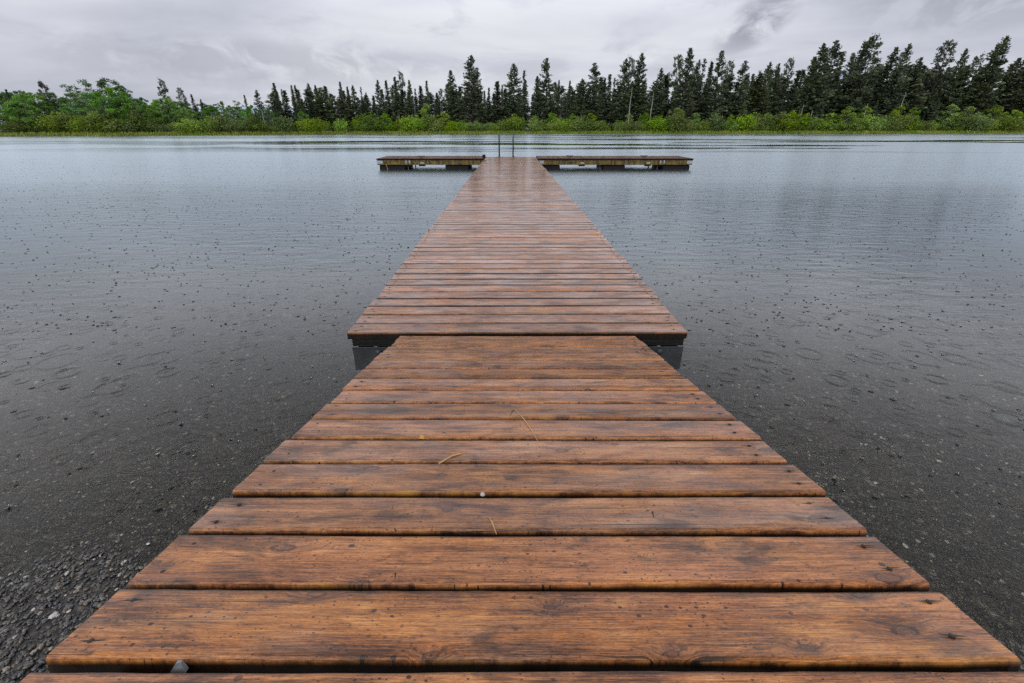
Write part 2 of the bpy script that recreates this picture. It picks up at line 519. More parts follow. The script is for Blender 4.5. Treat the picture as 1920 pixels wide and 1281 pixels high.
def board_mesh(L, w, th, seed, segs=30, wav=.0013, mat=None):
    """deck board along X, top face at z=0, rounded arrises, slightly wavy and cupped"""
    rg = random.Random(seed)
    r = .006
    prof = [(-w / 2 + .001, -th)]
    for k in range(4):
        a = PI - k * PI / 2 / 3
        prof.append((-w / 2 + r + r * math.cos(a), -r + r * math.sin(a)))
    prof += [(-w / 6, -.0006), (w / 6, -.0006)]
    for k in range(4):
        a = PI / 2 - k * PI / 2 / 3
        prof.append((w / 2 - r + r * math.cos(a), -r + r * math.sin(a)))
    prof.append((w / 2 - .001, -th))
    n = len(prof)
    ph = [rg.uniform(0, 6.3) for _ in range(8)]
    vs, fs = [], []
    e0, e1 = rg.uniform(-.004, .004), rg.uniform(-.004, .004)
    for i in range(segs + 1):
        t = i / segs
        x = -L / 2 + e0 + t * (L + e1 - e0)
        wf = wav * (math.sin(x * 3.1 + ph[0]) + .6 * math.sin(x * 9.7 + ph[1]) + .5 * rg.uniform(-1, 1))
        wb = wav * (math.sin(x * 2.7 + ph[2]) + .6 * math.sin(x * 8.3 + ph[3]) + .5 * rg.uniform(-1, 1))
        wz = .0012 * math.sin(x * 2.3 + ph[4])
        for (yy, zz) in prof:
            s = (yy / w) + .5
            vs.append((x, yy + wf * (1 - s) + wb * s, zz + (wz if zz > -th * .9 else 0)))
    for i in range(segs):
        for k in range(n):
            a, b = i * n + k, i * n + (k + 1) % n
            fs.append((a, b, b + n, a + n))
    fs.append(tuple(range(n))[::-1])
    fs.append(tuple(segs * n + k for k in range(n)))
    mb = MB()
    mb.add(vs, fs)
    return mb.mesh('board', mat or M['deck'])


nail_mb = MB()
nail_mb.tube([(0, 0, -.004), (0, 0, .0006), (0, 0, .0009)], [.0038, .0038, .0026], 9)
nail_mb.add([(-.016, .0008, .0003), (-.006, -.0016, .0004), (.004, -.0012, .0004), (.022, .0004, .0003), (.006, .0018, .0004), (-.007, .0014, .0004)], [(0, 1, 2, 3, 4, 5)])
NAIL = nail_mb.mesh('nail', M['nail'])


def nails(board, L, rg):
    for s in (-1, 1):
        for q in (-.028, .028):
            link('nail', NAIL, board, (s * (L / 2 - .045 + rg.uniform(-.015, .015)), q + rg.uniform(-.008, .008), .0001), (0, 0, rg.choice((0, PI)) + rg.uniform(-.12, .12)))


# ------------------------------------------------------------------ ground and water
def shore_y(X):
    return np.interp(X, [-400, -160, -95, -66, -35, 0, 60, 130, 220, 420], [40, 54, 66, 86, 104, 113, 119, 124, 130, 140]) + 1.1 * np.sin(X * .13) + .6 * np.sin(X * .41 + 1)


def near_shore(X):
    return .80 + .10 * np.sin(X * 1.3 + .5) + .05 * np.sin(X * 3.7) - .12 * X


def ground_z(X, Y):
    ns = near_shore(X)
    d = Y - ns
    near = np.where(d > 0, -.055 * d - .014 * d * d, -.07 * d)
    near = np.clip(near, -3.2, 1.4)
    fb = Y - shore_y(X)
    far = np.where(fb < 0, np.clip(fb * .35, -3.2, 0), np.clip(fb * .30, 0, .38) + np.clip(fb - 3, 0, 60) * .022 + np.clip(fb - 63, 0, 2000) * .004)
    t = np.clip((Y - 20) / 20, 0, 1)
    z = near * (1 - t) + far * t
    return z + .012 * np.sin(X * 5.1 + Y * 2.3) * np.exp(-np.abs(Y) / 6)


def axis(parts):
    out = []
    for a, b, n in parts:
        out += list(np.linspace(a, b, n, endpoint=False))
    return np.array(out + [parts[-1][1]])


gx = axis([(-3000, -400, 14), (-400, -170, 12), (-170, -20, 76), (-20, -6, 20), (-6, 6, 90), (6, 20, 20), (20, 190, 86), (190, 420, 12), (420, 3000, 14)])
gy = axis([(-60, -6, 8), (-6, 0, 20), (0, 6, 70), (6, 20, 24), (20, 44, 12), (44, 150, 110), (150, 300, 15), (300, 3000, 14)])
XX, YY = np.meshgrid(gx, gy, indexing='ij')
ZZ = ground_z(XX, YY)
nx, ny = len(gx), len(gy)
ii, jj = np.meshgrid(np.arange(nx - 1), np.arange(ny - 1), indexing='ij')
a = (ii * ny + jj).ravel()
F = np.stack([a, a + ny, a + ny + 1, a + 1], 1)
me = mesh_from('ground', np.stack([XX.ravel(), YY.ravel(), ZZ.ravel()], 1), F, True)
me.materials.append(M['ground'])
tag(link('ground', me), kind='structure', label='gravel lakebed and grassy far bank')

wx = axis([(-420, -60, 12), (-60, 60, 24), (60, 420, 12)])
wy = axis([(-4, 30, 17), (30, 150, 30)])
WX, WY = np.meshgrid(wx, wy, indexing='ij')
nx, ny = len(wx), len(wy)
ii, jj = np.meshgrid(np.arange(nx - 1), np.arange(ny - 1), indexing='ij')
a = (ii * ny + jj).ravel()
F = np.stack([a, a + ny, a + ny + 1, a + 1], 1)
me = mesh_from('water', np.stack([WX.ravel(), WY.ravel(), WX.ravel() * 0], 1), F, True)
me.materials.append(M['water'])
tag(link('water', me), kind='structure', label='grey lake water pitted by rain')


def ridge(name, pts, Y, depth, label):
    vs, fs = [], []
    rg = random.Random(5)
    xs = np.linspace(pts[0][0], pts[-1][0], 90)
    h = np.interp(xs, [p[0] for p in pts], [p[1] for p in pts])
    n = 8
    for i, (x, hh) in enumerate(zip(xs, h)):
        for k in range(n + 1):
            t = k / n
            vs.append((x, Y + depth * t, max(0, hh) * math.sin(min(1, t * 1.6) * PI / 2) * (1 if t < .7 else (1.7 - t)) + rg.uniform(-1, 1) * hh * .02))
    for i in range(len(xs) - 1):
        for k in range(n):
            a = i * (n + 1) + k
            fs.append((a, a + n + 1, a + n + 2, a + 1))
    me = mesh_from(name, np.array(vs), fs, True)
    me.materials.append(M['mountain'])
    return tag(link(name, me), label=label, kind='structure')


def mpt(px, py, Y):
    x, _, z = at_depth(px, py, Y)
    return (x, z)


Ym = 1500
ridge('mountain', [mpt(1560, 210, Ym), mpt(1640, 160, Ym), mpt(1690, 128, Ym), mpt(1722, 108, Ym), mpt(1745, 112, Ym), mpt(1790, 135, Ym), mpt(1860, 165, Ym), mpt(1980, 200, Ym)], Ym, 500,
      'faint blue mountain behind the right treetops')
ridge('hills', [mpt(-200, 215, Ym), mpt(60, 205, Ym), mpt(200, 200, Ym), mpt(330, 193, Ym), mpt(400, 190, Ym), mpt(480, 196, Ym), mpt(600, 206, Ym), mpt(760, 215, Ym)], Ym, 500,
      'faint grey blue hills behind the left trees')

# ------------------------------------------------------------------ the ramp in the foreground
DECK_Z = EYE - 1.0
SL = math.tan(R(12.0))


def ramp_d(py):
    t = math.tan(PITCH + math.atan((py - 640.5) / FPX))
    return .539 / (t - SL)


RAMP_X, RAMP_W = .033, 1.24
edges = [2.205, 2.085, 1.972, 1.862] + [ramp_d(v) for v in (677, 693, 711, 732.5, 757, 788, 826, 870, 929, 1001, 1103, 1250)]
while edges[-1] > -2.1:
    edges.append(edges[-1] - .127)
ramp = thing('gangway', 'sloping red brown plank gangway in the foreground leading down to the floating dock', 'gangway', (RAMP_X, 2.21, DECK_Z - .004), (-R(12.0), 0, 0))
ca = math.cos(R(12.0))
rg = random.Random(3)
for i in range(len(edges) - 1):
    y0, y1 = (edges[i] - 2.21) / ca, (edges[i + 1] - 2.21) / ca
    gap = .0145 + rg.uniform(-.002, .003)
    if i < 4:
        gap = .010
    w = abs(y0 - y1) - gap
    L = RAMP_W + rg.uniform(-.005, .006)
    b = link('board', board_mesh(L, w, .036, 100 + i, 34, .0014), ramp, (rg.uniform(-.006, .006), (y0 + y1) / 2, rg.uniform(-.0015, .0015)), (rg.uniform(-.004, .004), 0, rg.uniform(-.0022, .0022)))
    if i < 16:
        nails(b, L, rg)
for sx in (-.52, 0, .52):
    mb = MB()
    mb.box(sx - .03, sx + .03, -4.35, -.03, -.20, -.0375)
    link('stringer', mb.mesh('stringer', M['joist']), ramp)
mb = MB()
mb.box(-.56, .56, -.026, .012, -.15, -.0375)
link('end_beam', mb.mesh('end_beam', M['joist']), ramp)

# ------------------------------------------------------------------ floating dock sections
PR = .0053


def pier_pt(d):
    return .034 - PR * (d - 2.25)


FW = 1.83
fb_meshes = [board_mesh(FW, .1255, .038, 300 + k, 46, .0017) for k in range(7)]
for m_ in fb_meshes:
    m_.name = 'board'


def drum_mesh(x0, x1, y0, y1, z0, z1):
    mb = MB()
    mb.box(x0, x1, y0, y1, z0, z1, .03)
    return mb.mesh('float_block', M['black'])


def dock_section(d0, d1, label, first=False):
    t = thing('floating_dock', label, 'dock', (pier_pt(d0), d0, DECK_Z), (0, 0, PR), 'floating dock sections')
    n = round((d1 - d0) / .1375)
    pitch = (d1 - d0 - .012) / n
    rgl = random.Random(int(d0 * 10))
    for i in range(n):
        b = link('board', fb_meshes[rgl.randrange(7)], t, (rgl.uniform(-.010, .010), (i + .5) * pitch, rgl.uniform(-.0016, .0016)),
                 (rgl.uniform(-.004, .004), rgl.uniform(-.0008, .0008), rgl.uniform(-.0015, .0015) + (PI if rgl.random() < .5 and i > 0 else 0)))
        if first and i < 24:
            nails(b, FW, rgl)
    ln = d1 - d0
    for sx in (-.87, -.3, .3, .87):
        mb = MB()
        mb.box(sx - .02, sx + .02, .05, ln - .03, -.18, -.0395)
        link('side_beam' if abs(sx) > .5 else 'joist', mb.mesh('beam', M['joist']), t)
    mb = MB()
    mb.box(-.905, .905, .012, .049, -.085, -.0395)
    link('header_beam', mb.mesh('header_beam', M['joist']), t)
    k = max(2, round(ln / 2))
    for i in range(k):
        c = .75 + (ln - 1.5) * i / (k - 1) if k > 1 else ln / 2
        if i == 0:
            c = .69
        link('float_block', drum_mesh(-.86, .86, c - .55, c + .55, -.62, -.185), t)
    if first:
        mb = MB()
        mb.box(-.906, .906, .004, .0115, -.228, -.0865, .002)
        pl = link('steel_plate', mb.mesh('steel_plate', M['plate']), t)
        mb = MB()
        mb.box(-.906, .906, .0115, .06, -.2275, -.2215, .001)
        mb.box(-.906, .906, .0005, .0035, -.0905, -.0865, .0008)
        link('plate_flange', mb.mesh('plate_flange', M['plate']), pl)
        for bx in (-.764, 0, .775):
            mb = MB()
            mb.tube([(bx, .006, -.113), (bx, -.004, -.113), (bx, -.010, -.113), (bx, -.0135, -.113)], [.017, .017, .012, .004], 16)
            link('bolt', mb.mesh('bolt', M['plate'], True), pl)
    return t


dock_section(2.2327, 8.14, 'nearest floating dock section with a steel plate and bolts on its front end', True)
dock_section(8.152, 14.05, 'middle floating dock section of red brown planks, wet and shiny')
dock_section(14.062, 18.35, 'farthest floating dock section between the two side arms, carrying the ladder')

# ------------------------------------------------------------------ the two arms of the T
ARM_Y0, ARM_Y1, ARM_Z = 16.75, 18.33, DECK_Z + .035
ab_meshes = [board_mesh(1.60, .1315, .038, 400 + k, 8, .001, M['arm_deck']) for k in range(4)]


def px_x(px, d=16.75):
    r = math.hypot(d, .95)
    dep = r * math.cos(PITCH - math.atan2(.95, d))
    return (px - 960) / FPX * dep


def arm(label, x0, x1, blocks, plates, bars, smallp, pipes):
    t = thing('dock_arm', label, 'dock', ((x0 + x1) / 2, (ARM_Y0 + ARM_Y1) / 2, ARM_Z), None, 'side arms of the dock')
    cx, cy = (x0 + x1) / 2, (ARM_Y0 + ARM_Y1) / 2
    n = round((x1 - x0) / .1375)
    p = (x1 - x0) / n
    rgl = random.Random(int(x1 * 10) + 50)
    for i in range(n):
        link('board', ab_meshes[rgl.randrange(4)], t, (x0 - cx + (i + .5) * p, 0, rgl.uniform(-.002, .002)), (0, 0, PI / 2 + rgl.uniform(-.003, .003)))
    hy = (ARM_Y1 - ARM_Y0) / 2
    for nm, ya, yb in (('front_beam', -hy + .03, -hy + .075), ('rear_beam', hy - .075, hy - .03)):
        mb = MB()
        mb.box(x0 - cx + .01, x1 - cx - .01, ya, yb, -.205, -.0395)
        link(nm, mb.mesh(nm, M['beam']), t)
    for xe in (x0 - cx + .012, x1 - cx - .057):
        mb = MB()
        mb.box(xe, xe + .045, -hy + .0765, hy - .0765, -.205, -.0395)
        link('end_beam', mb.mesh('end_beam', M['beam']), t)
    for (a, b) in blocks:
        link('float_block', drum_mesh(a - cx, b - cx, -hy + .10, hy - .10, -.70, -.207), t)
    for (a, b) in plates:
        mb = MB()
        mb.box(a - cx, b - cx, -hy + .022, -hy + .0285, -.165, -.068, .001)
        link('corner_bracket', mb.mesh('corner_bracket', M['galv']), t)
    for a in bars:
        mb = MB()
        mb.box(a - cx - .022, a - cx + .022, -hy + .020, -hy + .0285, -.155, -.055, .001)
        link('bracket_bar', mb.mesh('bracket_bar', M['galv']), t)
    for a in smallp:
        mb = MB()
        mb.box(a - cx - .06, a - cx + .06, -hy + .018, -hy + .0285, -.165, -.122, .001)
        link('small_bracket', mb.mesh('small_bracket', M['galv']), t)
        mb = MB()
        mb.box(a - cx - .12, a - cx + .10, -hy + .015, -hy + .09, -.250, -.2065, .004)
        link('beam_foot', mb.mesh('beam_foot', M['black']), t)
    for a in pipes:
        mb = MB()
        mb.tube([(a - cx, -hy + .09, -1.2), (a - cx, -hy + .09, -.2065)], .022, 8)
        link('pile_pipe', mb.mesh('pile_pipe', M['steel'], True), t)
    return t


LX0, LX1 = px_x(705), pier_pt(17) - FW / 2 - .02
RX0, RX1 = pier_pt(17) + FW / 2 + .02, px_x(1301)
arm('left dock arm with yellow brown beam and black floats, floating on the lake', LX0, LX1,
    [(px_x(708), px_x(757)), (px_x(833), px_x(878))], [(px_x(705.5), px_x(716.5))], [px_x(760.5), px_x(767)], [px_x(790.5)], [px_x(763), px_x(777)])
arm('right dock arm with yellow brown beam and black floats, the longer of the two', RX0, RX1,
    [(px_x(1018), px_x(1051)), (px_x(1133), px_x(1175)), (px_x(1247), px_x(1298))], [(px_x(1011), px_x(1020)), (px_x(1290), px_x(1300.5))],
    [px_x(1240), px_x(1247)], [px_x(1092.5), px_x(1217)], [px_x(1122), px_x(1126), px_x(1129), px_x(1219), px_x(1236)])


def cleat(x, y, z, label):
    mb = MB()
    mb.tube([(-.13, 0, .062), (-.07, 0, .05), (.07, 0, .05), (.13, 0, .062)], [.009, .015, .015, .009], 8)
    t = thing('mooring_cleat', label, 'cleat', (x, y, z), None, 'mooring cleats on the dock arms')
    link('horn', mb.mesh('horn', M['steel'], True), t)
    mb = MB()
    mb.tube([(-.035, 0, 0), (-.035, 0, .045)], [.018, .012], 8)
    mb.tube([(.035, 0, 0), (.035, 0, .045)], [.018, .012], 8)
    mb.box(-.06, .06, -.025, .025, .0005, .007, .001)
    link('base', mb.mesh('base', M['steel']), t)


cleat(px_x(789.5, 17.2), 17.2, ARM_Z, 'dark mooring cleat on the left dock arm')
cleat(px_x(1068, 17.4), 17.4, ARM_Z, 'dark mooring cleat on the right dock arm, the one nearer the ladder')
cleat(px_x(1207, 17.4), 17.4, ARM_Z, 'dark mooring cleat on the right dock arm, the one nearer its outer end')

mb = MB()
mb.tube([(0, 0, 0), (0, 0, .10), (0, 0, .112)], [.055, .055, .047], 12)
mb.tube([(0, 0, .05), (0, 0, .062)], [.062, .062], 12)
tag(link('mooring_post', mb.mesh('mooring_post', M['black'], False), None, (px_x(908.5, 17.0) - .02, 17.0, ARM_Z)), 'short black mooring post at the inner end of the left dock arm', 'post')

mb = MB()
px, py_, pz = px_x(724), ARM_Y0 - .01, ARM_Z - .2
mb.tube([(px - .03, py_ + .02, pz + .04), (px - .015, py_, pz - .03), (px + .01, py_ - .01, pz - .12), (px + .05, py_ - .03, pz - .26), (px + .06, py_ - .03, pz - .8)], .007, 6)
tag(link('mooring_rope', mb.mesh('mooring_rope', M['straw'], True)), 'thin pale rope hanging from the left dock arm into the water', 'rope')

# ladder
LY = 18.26
lx0, lx1 = px_x(936, LY), px_x(962, LY)
lad = thing('swim_ladder', 'steel swim ladder whose two curved rails stand at the end of the dock', 'ladder', ((lx0 + lx1) / 2, LY, DECK_Z))
for lx in (lx0, lx1):
    hx = lx - (lx0 + lx1) / 2
    pts = [(hx, 0, 0), (hx, 0, .62)]
    for k in range(1, 9):
        a = PI - k * PI / 8
        pts.append((hx, .15 + .15 * math.cos(a), .62 + .15 * math.sin(a)))
    pts.append((hx, .30, -1.3))
    mb = MB()
    mb.tube(pts, .023, 12)
    rail = link('rail', mb.mesh('rail', M['steel'], True), lad)
    mb = MB()
    mb.tube([(hx, 0, .0005), (hx, 0, .012), (hx, 0, .03)], [.06, .055, .028], 14)
    link('flange', mb.mesh('flange', M['steel']), rail)
for k in range(4):
    mb = MB()
    z = -.25 - .28 * k
    mb.box(lx0 - (lx0 + lx1) / 2, lx1 - (lx0 + lx1) / 2, .27, .33, z - .012, z + .012, .003)
    link('rung', mb.mesh('rung', M['steel']), lad)

# ------------------------------------------------------------------ small litter on the gangway
ROT = Matrix.Rotation(-R(12.0), 4, 'X')


def on_ramp(px, py, h=.0):
    """point on the gangway plane seen at this photo pixel"""
    d = ray(px, py)
    t = (.0 + .539 - h) / (-d[2] - SL * d[1])
    return Vector((d[0] * t, d[1] * t, EYE + d[2] * t))


def strand(name, pix, rad, label, cat, mat, group=None, lift=.004):
    pts = [on_ramp(*p) + Vector((0, 0, lift + (.004 if 0 < i < len(pix) - 1 else 0))) for i, p in enumerate(pix)]
    base = pts[0].copy()
    mb = MB()
    mb.tube([p - base for p in pts], [rad] + [rad] * (len(pts) - 2) + [rad * .4], 6)
    tag(link(name, mb.mesh(name, mat, True), None, base), label, cat, group)


strand('grass_stalk', [(965, 770), (982, 790), (996, 810), (1008, 829)], .0016, 'long thin straw stalk lying across two gangway boards', 'grass stalk', M['straw'])
strand('grass_stalk', [(823, 872), (836, 867), (848, 860), (862, 856), (876, 852)], .0022, 'flat tan grass blade over a gap left of centre', 'grass stalk', M['straw'])
strand('pine_needle', [(957, 783), (960, 774), (966, 771)], .0013, 'small curved green needle beside the long straw stalk', 'pine needle', M['conifer_green'])
strand('pine_needle', [(916, 973), (923, 985), (931, 1005)], .0012, 'short brown needle poking over the edge of a board below the pale pebble', 'pine needle', M['straw'])
strand('pine_needle', [(930, 1059), (938, 1072)], .0009, 'tiny brown needle in the middle of a wide board', 'pine needle', M['straw'])
strand('pine_needle', [(742, 1078), (741, 1090)], .0013, 'tiny dark red needle lying left of centre near a board edge', 'pine needle', M['nail'])
strand('pine_needle', [(1223, 962), (1225, 972)], .0012, 'tiny dark needle standing alone right of centre', 'pine needle', M['nail'])
strand('pine_needle', [(1448, 984), (1458, 992)], .0011, 'tiny yellow needle on the right side of a board', 'pine needle', M['straw'])


def lump(name, loc, dims, mat, label, cat, seed, pts=None):
    rgl = random.Random(seed)
    vs, fs = [], []
    nu, nv = 10, 6
    for j in range(nv + 1):
        ph = PI * j / nv
        for i in range(nu):
            th = 2 * PI * i / nu
            k = 1 + rgl.uniform(-.13, .13)
            vs.append((dims[0] * k * math.sin(ph) * math.cos(th), dims[1] * k * math.sin(ph) * math.sin(th), dims[2] * k * math.cos(ph)))
    for j in range(nv):
        for i in range(nu):
            fs.append((j * nu + i, j * nu + (i + 1) % nu, (j + 1) * nu + (i + 1) % nu, (j + 1) * nu + i))
    me = mesh_from(name, np.array(vs), fs, True)
    me.materials.append(mat)
    tag(link(name, me, None, loc), label, cat)


lump('pebble', on_ramp(905, 928) + Vector((0, 0, .001)), (.0055, .005, .0045), M['pale_stone'], 'small pale pebble caught in the gap between two gangway boards', 'pebble', 4)
# curled yellow leaf
lf = on_ramp(792, 823)
vs = [(-.009, -.002, 0), (-.004, -.006, .004), (.004, -.005, .002), (.011, .001, 0), (.004, .005, .006), (-.005, .005, .009), (0, 0, .004)]
fs = [(0, 1, 6), (1, 2, 6), (2, 3, 6), (3, 4, 6), (4, 5, 6), (5, 0, 6)]
me = mesh_from('fallen_leaf', np.array(vs), fs, True)
me.materials.append(M['leaf'])
tag(link('fallen_leaf', me, None, lf + Vector((0, 0, .001))), 'tiny curled yellow leaf at a board edge left of centre', 'leaf')
# triangular grey chip wedged in the nearest gap
ch = on_ramp(331, 1258)
vs = [(-.011, 0, -.006), (.009, 0, -.006), (.008, .002, .013), (.002, .001, .013), (-.011, .006, -.006), (.009, .007, -.006), (.007, .006, .012), (.002, .006, .012)]
fs = [(0, 1, 2, 3), (5, 4, 7, 6), (0, 4, 5, 1), (1, 5, 6, 2), (2, 6, 7, 3), (3, 7, 4, 0)]
me = mesh_from('stone_chip', np.array(vs), fs)
me.materials.append(M['stone'])
tag(link('stone_chip', me, None, ch), 'grey triangular stone chip wedged in the nearest board gap', 'stone')

# ------------------------------------------------------------------ pebbles, shells, splashes (uncountable)
rs = np.random.default_rng(11)


def unit_blob():
    """24-quad cube sphere"""
    vs, fs = [], []
    idx = {}
    def add(p):
        k = tuple(p)
        if k not in idx:
            idx[k] = len(vs)
            v = np.array(p, float)
            vs.append(v / np.linalg.norm(v))
        return idx[k]
    for ax in range(3):
        for s in (-1, 1):
            for i in (-1, 0):
                for j in (-1, 0):
                    q = []
                    for (u, v) in ((i, j), (i + 1, j), (i + 1, j + 1), (i, j + 1)):
                        p = [0, 0, 0]
                        p[ax] = s
                        p[(ax + 1) % 3] = u
                        p[(ax + 2) % 3] = v
                        q.append(add(p))
                    fs.append(q if s > 0 else q[::-1])
    return np.array(vs), np.array(fs)


BV, BF = unit_blob()


def scatter_blobs(name, P, S, cols, mat, jitter=.24):
    n = len(P)
    ang = rs.uniform(0, 2 * PI, n)
    tilt = rs.uniform(-.35, .35, (n, 2))
    V = BV[None] * (1 + rs.uniform(-jitter, jitter, (n, len(BV), 1))) * S[:, None, :]
    c, s = np.cos(ang)[:, None], np.sin(ang)[:, None]
    x = V[..., 0] * c - V[..., 1] * s
    y = V[..., 0] * s + V[..., 1] * c
    z = V[..., 2] + x * tilt[:, :1] * .6 + y * tilt[:, 1:] * .6
    V = np.stack([x, y, z], -1) + P[:, None, :]
    F = (BF[None] + (np.arange(n) * len(BV))[:, None, None]).reshape(-1, 4)
    me = mesh_from(name, V.reshape(-1, 3), F, True)
    at = me.color_attributes.new('tone', 'FLOAT_COLOR', 'POINT')
    C = np.ones((n, len(BV), 4), np.float32)
    C[..., :3] = cols[:, None, :]
    at.data.foreach_set('color', C.ravel())
    me.materials.append(mat)
    return link(name, me)


def pebble_mat():
    g = G('wet_pebbles')
    c = g.n('VertexColor', layer_name='tone').outputs[0]
    f = g.noise(obj_coord(g), 150, 4)
    col = g.mix(1.0, c, g.ramp(f, [(.3, (.55, .55, .55)), (.7, (1.2, 1.2, 1.2))]), 'MULTIPLY')
    b = g.n('Bump', {'Height': f, 'Distance': .002})
    p = g.n('BsdfPrincipled', {'Base Color': col, 'Roughness': .38, 'Coat Weight': .8, 'Coat Roughness': .12, 'Normal': b.outputs[0]})
    return g.surf(p.outputs[0])


pm = pebble_mat()
pal = np.array([(.022, .022, .021), (.032, .030, .027), (.045, .040, .034), (.060, .052, .043), (.075, .060, .042), (.050, .053, .055), (.125, .105, .080), (.110, .065, .038), (.30, .25, .18), (.55, .53, .48)])
pw = np.array([.20, .18, .14, .11, .08, .10, .075, .055, .055, .034])
pw /= pw.sum()


def pts_in(n, x0, x1, y0, y1):
    x = rs.uniform(x0, x1, n) * np.where(rs.random(n) < .5, -1, 1)
    y = rs.uniform(y0, y1, n)
    return x, y


def peb(n, x0, x1, y0, y1, s0, s1):
    x, y = pts_in(n, x0, x1, y0, y1)
    s = s0 + (s1 - s0) * rs.random(n) ** 2.6
    S = np.stack([s * rs.uniform(.8, 1.25, n), s * rs.uniform(.65, 1.0, n), s * rs.uniform(.35, .65, n)], 1)
    z = ground_z(x, y) + S[:, 2] * rs.uniform(.1, .7, n)
    return np.stack([x, y, z], 1), S, pal[rs.choice(len(pal), n, p=pw)] * rs.uniform(.7, 1.3, (n, 1))


parts = [peb(60000, .55, 2.4, .35, 1.75, .0026, .0105), peb(2200, .55, 2.4, .35, 2.2, .008, .016), peb(27000, .6, 4.2, 1.6, 3.6, .0035, .014), peb(2600, 1.0, 7.0, 3.2, 6.5, .006, .022)]
P, S, C_ = (np.concatenate([p[k] for p in parts]) for k in range(3))
tag(scatter_blobs('shore_gravel', P, S * .80, C_ * .78, pm), 'dark wet gravel along the near shore and under shallow water', kind='stuff')

# white shells and pale stones
n = 640
x, y = pts_in(n, .75, 4.5, .9, 4.6)
x = np.where((x < 0) & (rs.random(n) < .5), -x, x)
s = .0034 + .0072 * rs.random(n) ** 2.2
S = np.stack([s * 1.2, s * .8, s * .35], 1)
P = np.stack([x, y, ground_z(x, y) + .010], 1)
tag(scatter_blobs('shell_fragments', P, S, np.array([(.80, .79, .76)]) * rs.uniform(.5, 1.1, (n, 1)), pm), 'white shell fragments scattered over the gravel', kind='stuff')

bx, by, bz = at_depth(1880, 797, 2.0)
dr = ray(1880, 797)
tt = 1.42 / -dr[2]
lump('submerged_stone', Vector((dr[0] * tt, dr[1] * tt, ground_z(np.array(dr[0] * tt), np.array(dr[1] * tt)) + .02)), (.085, .06, .03), M['bed_stone'], 'flat grey stone under the shallow water far right of the gangway', 'stone', 9)


def splash_object():
    V, Fq = [], []
    # bubble dome
    dome = []
    nu = 10
    for j in range(4):
        ph = PI / 2 * (1 - j / 3.4)
        for i in range(nu):
            th = 2 * PI * i / nu
            dome.append((math.sin(ph) * math.cos(th), math.sin(ph) * math.sin(th), .62 * math.cos(ph)))
    dome.append((0, 0, .62))
    domef = []
    for j in range(3):
        for i in range(nu):
            domef.append((j * nu + i, j * nu + (i + 1) % nu, (j + 1) * nu + (i + 1) % nu, (j + 1) * nu + i))
    for i in range(nu):
        domef.append((3 * nu + i, 3 * nu + (i + 1) % nu, 4 * nu))
    mb = MB()
    rgl = random.Random(21)

    def free(x, y):
        if abs(x) < .66 and y < 2.3:
            return False
        if abs(x) < .98 and 2.1 < y < 18.5:
            return False
        if LX0 - .1 < x < RX1 + .1 and 16.6 < y < 18.6:
            return False
        return y > near_shore(x) + .25

    N = 9500
    k = 0
    while k < N:
        y = 1.3 + 22 * rgl.random() ** 1.25
        x = rgl.uniform(-1.35 * y - 1, 1.35 * y + 1)
        # rain comes in gusts: thin out patches
        if rgl.random() > .45 + .55 * math.sin(x * 1.7 + 2 * math.sin(y * .9)) * math.sin(y * 1.3 + x * .4):
            if rgl.random() < .5:
                continue
        if not free(x, y) or (y < 3.0 and rgl.random() < .72):
            continue
        k += 1
        q = rgl.random()
        if q < .42:      # bubble
            s = rgl.uniform(.0035, .0115) * (1 if y < 5 else 1.18)
            mb.add([(x + v[0] * s, y + v[1] * s, v[2] * s - .0003) for v in dome], domef)
        elif q < .80:    # tiny upward jet with crown points
            s = rgl.uniform(.0028, .0090) * (1 if y < 5 else 1.18)
            m = rgl.choice((3, 4, 5, 6))
            for j in range(m):
                th = 2 * PI * j / m + rgl.uniform(-.5, .5)
                ox, oy = math.cos(th), math.sin(th)
                h = s * rgl.uniform(.7, 1.9)
                b = [(x + ox * s * .2 + math.cos(th + e) * s * .55, y + oy * s * .2 + math.sin(th + e) * s * .55, -.0004) for e in (0, 2.1, 4.2)]
                mb.add(b + [(x + ox * s * 1.5, y + oy * s * 1.5, h)], [(0, 1, 3), (1, 2, 3), (2, 0, 3)])
        else:            # low mound
            s = rgl.uniform(.008, .017)
            mb.add([(x + v[0] * s * 1.2, y + v[1] * s, v[2] * s * .45 - .0003) for v in dome], domef)
    me = mesh_from('rain_splashes', np.array(mb.v, dtype=np.float32), mb.f, True)
    me.materials.append(M['splash'])
    tag(link('rain_splashes', me), 'raindrop splashes and bubbles dotting the lake surface', kind='stuff')


splash_object()


# ------------------------------------------------------------------ vegetation prototypes
def cards(P, D, up, ln, wd, shape='diamond'):
    """leaf cards: centres P, long axis D (unit), helper 'up' vectors"""
    S = np.cross(D, up)
    S /= np.linalg.norm(S, axis=1, keepdims=True) + 1e-9
    a = P - D * ln[:, None] * .5
    b = P + S * wd[:, None] * .5
    c = P + D * ln[:, None] * .5
    d = P - S * wd[:, None] * .5
    V = np.stack([a, b, c, d], 1).reshape(-1, 3)
    F = np.arange(len(V)).reshape(-1, 4)
    return V, F


def unit(n, r):
    v = r.normal(size=(n, 3))
    return v / np.linalg.norm(v, axis=1, keepdims=True)


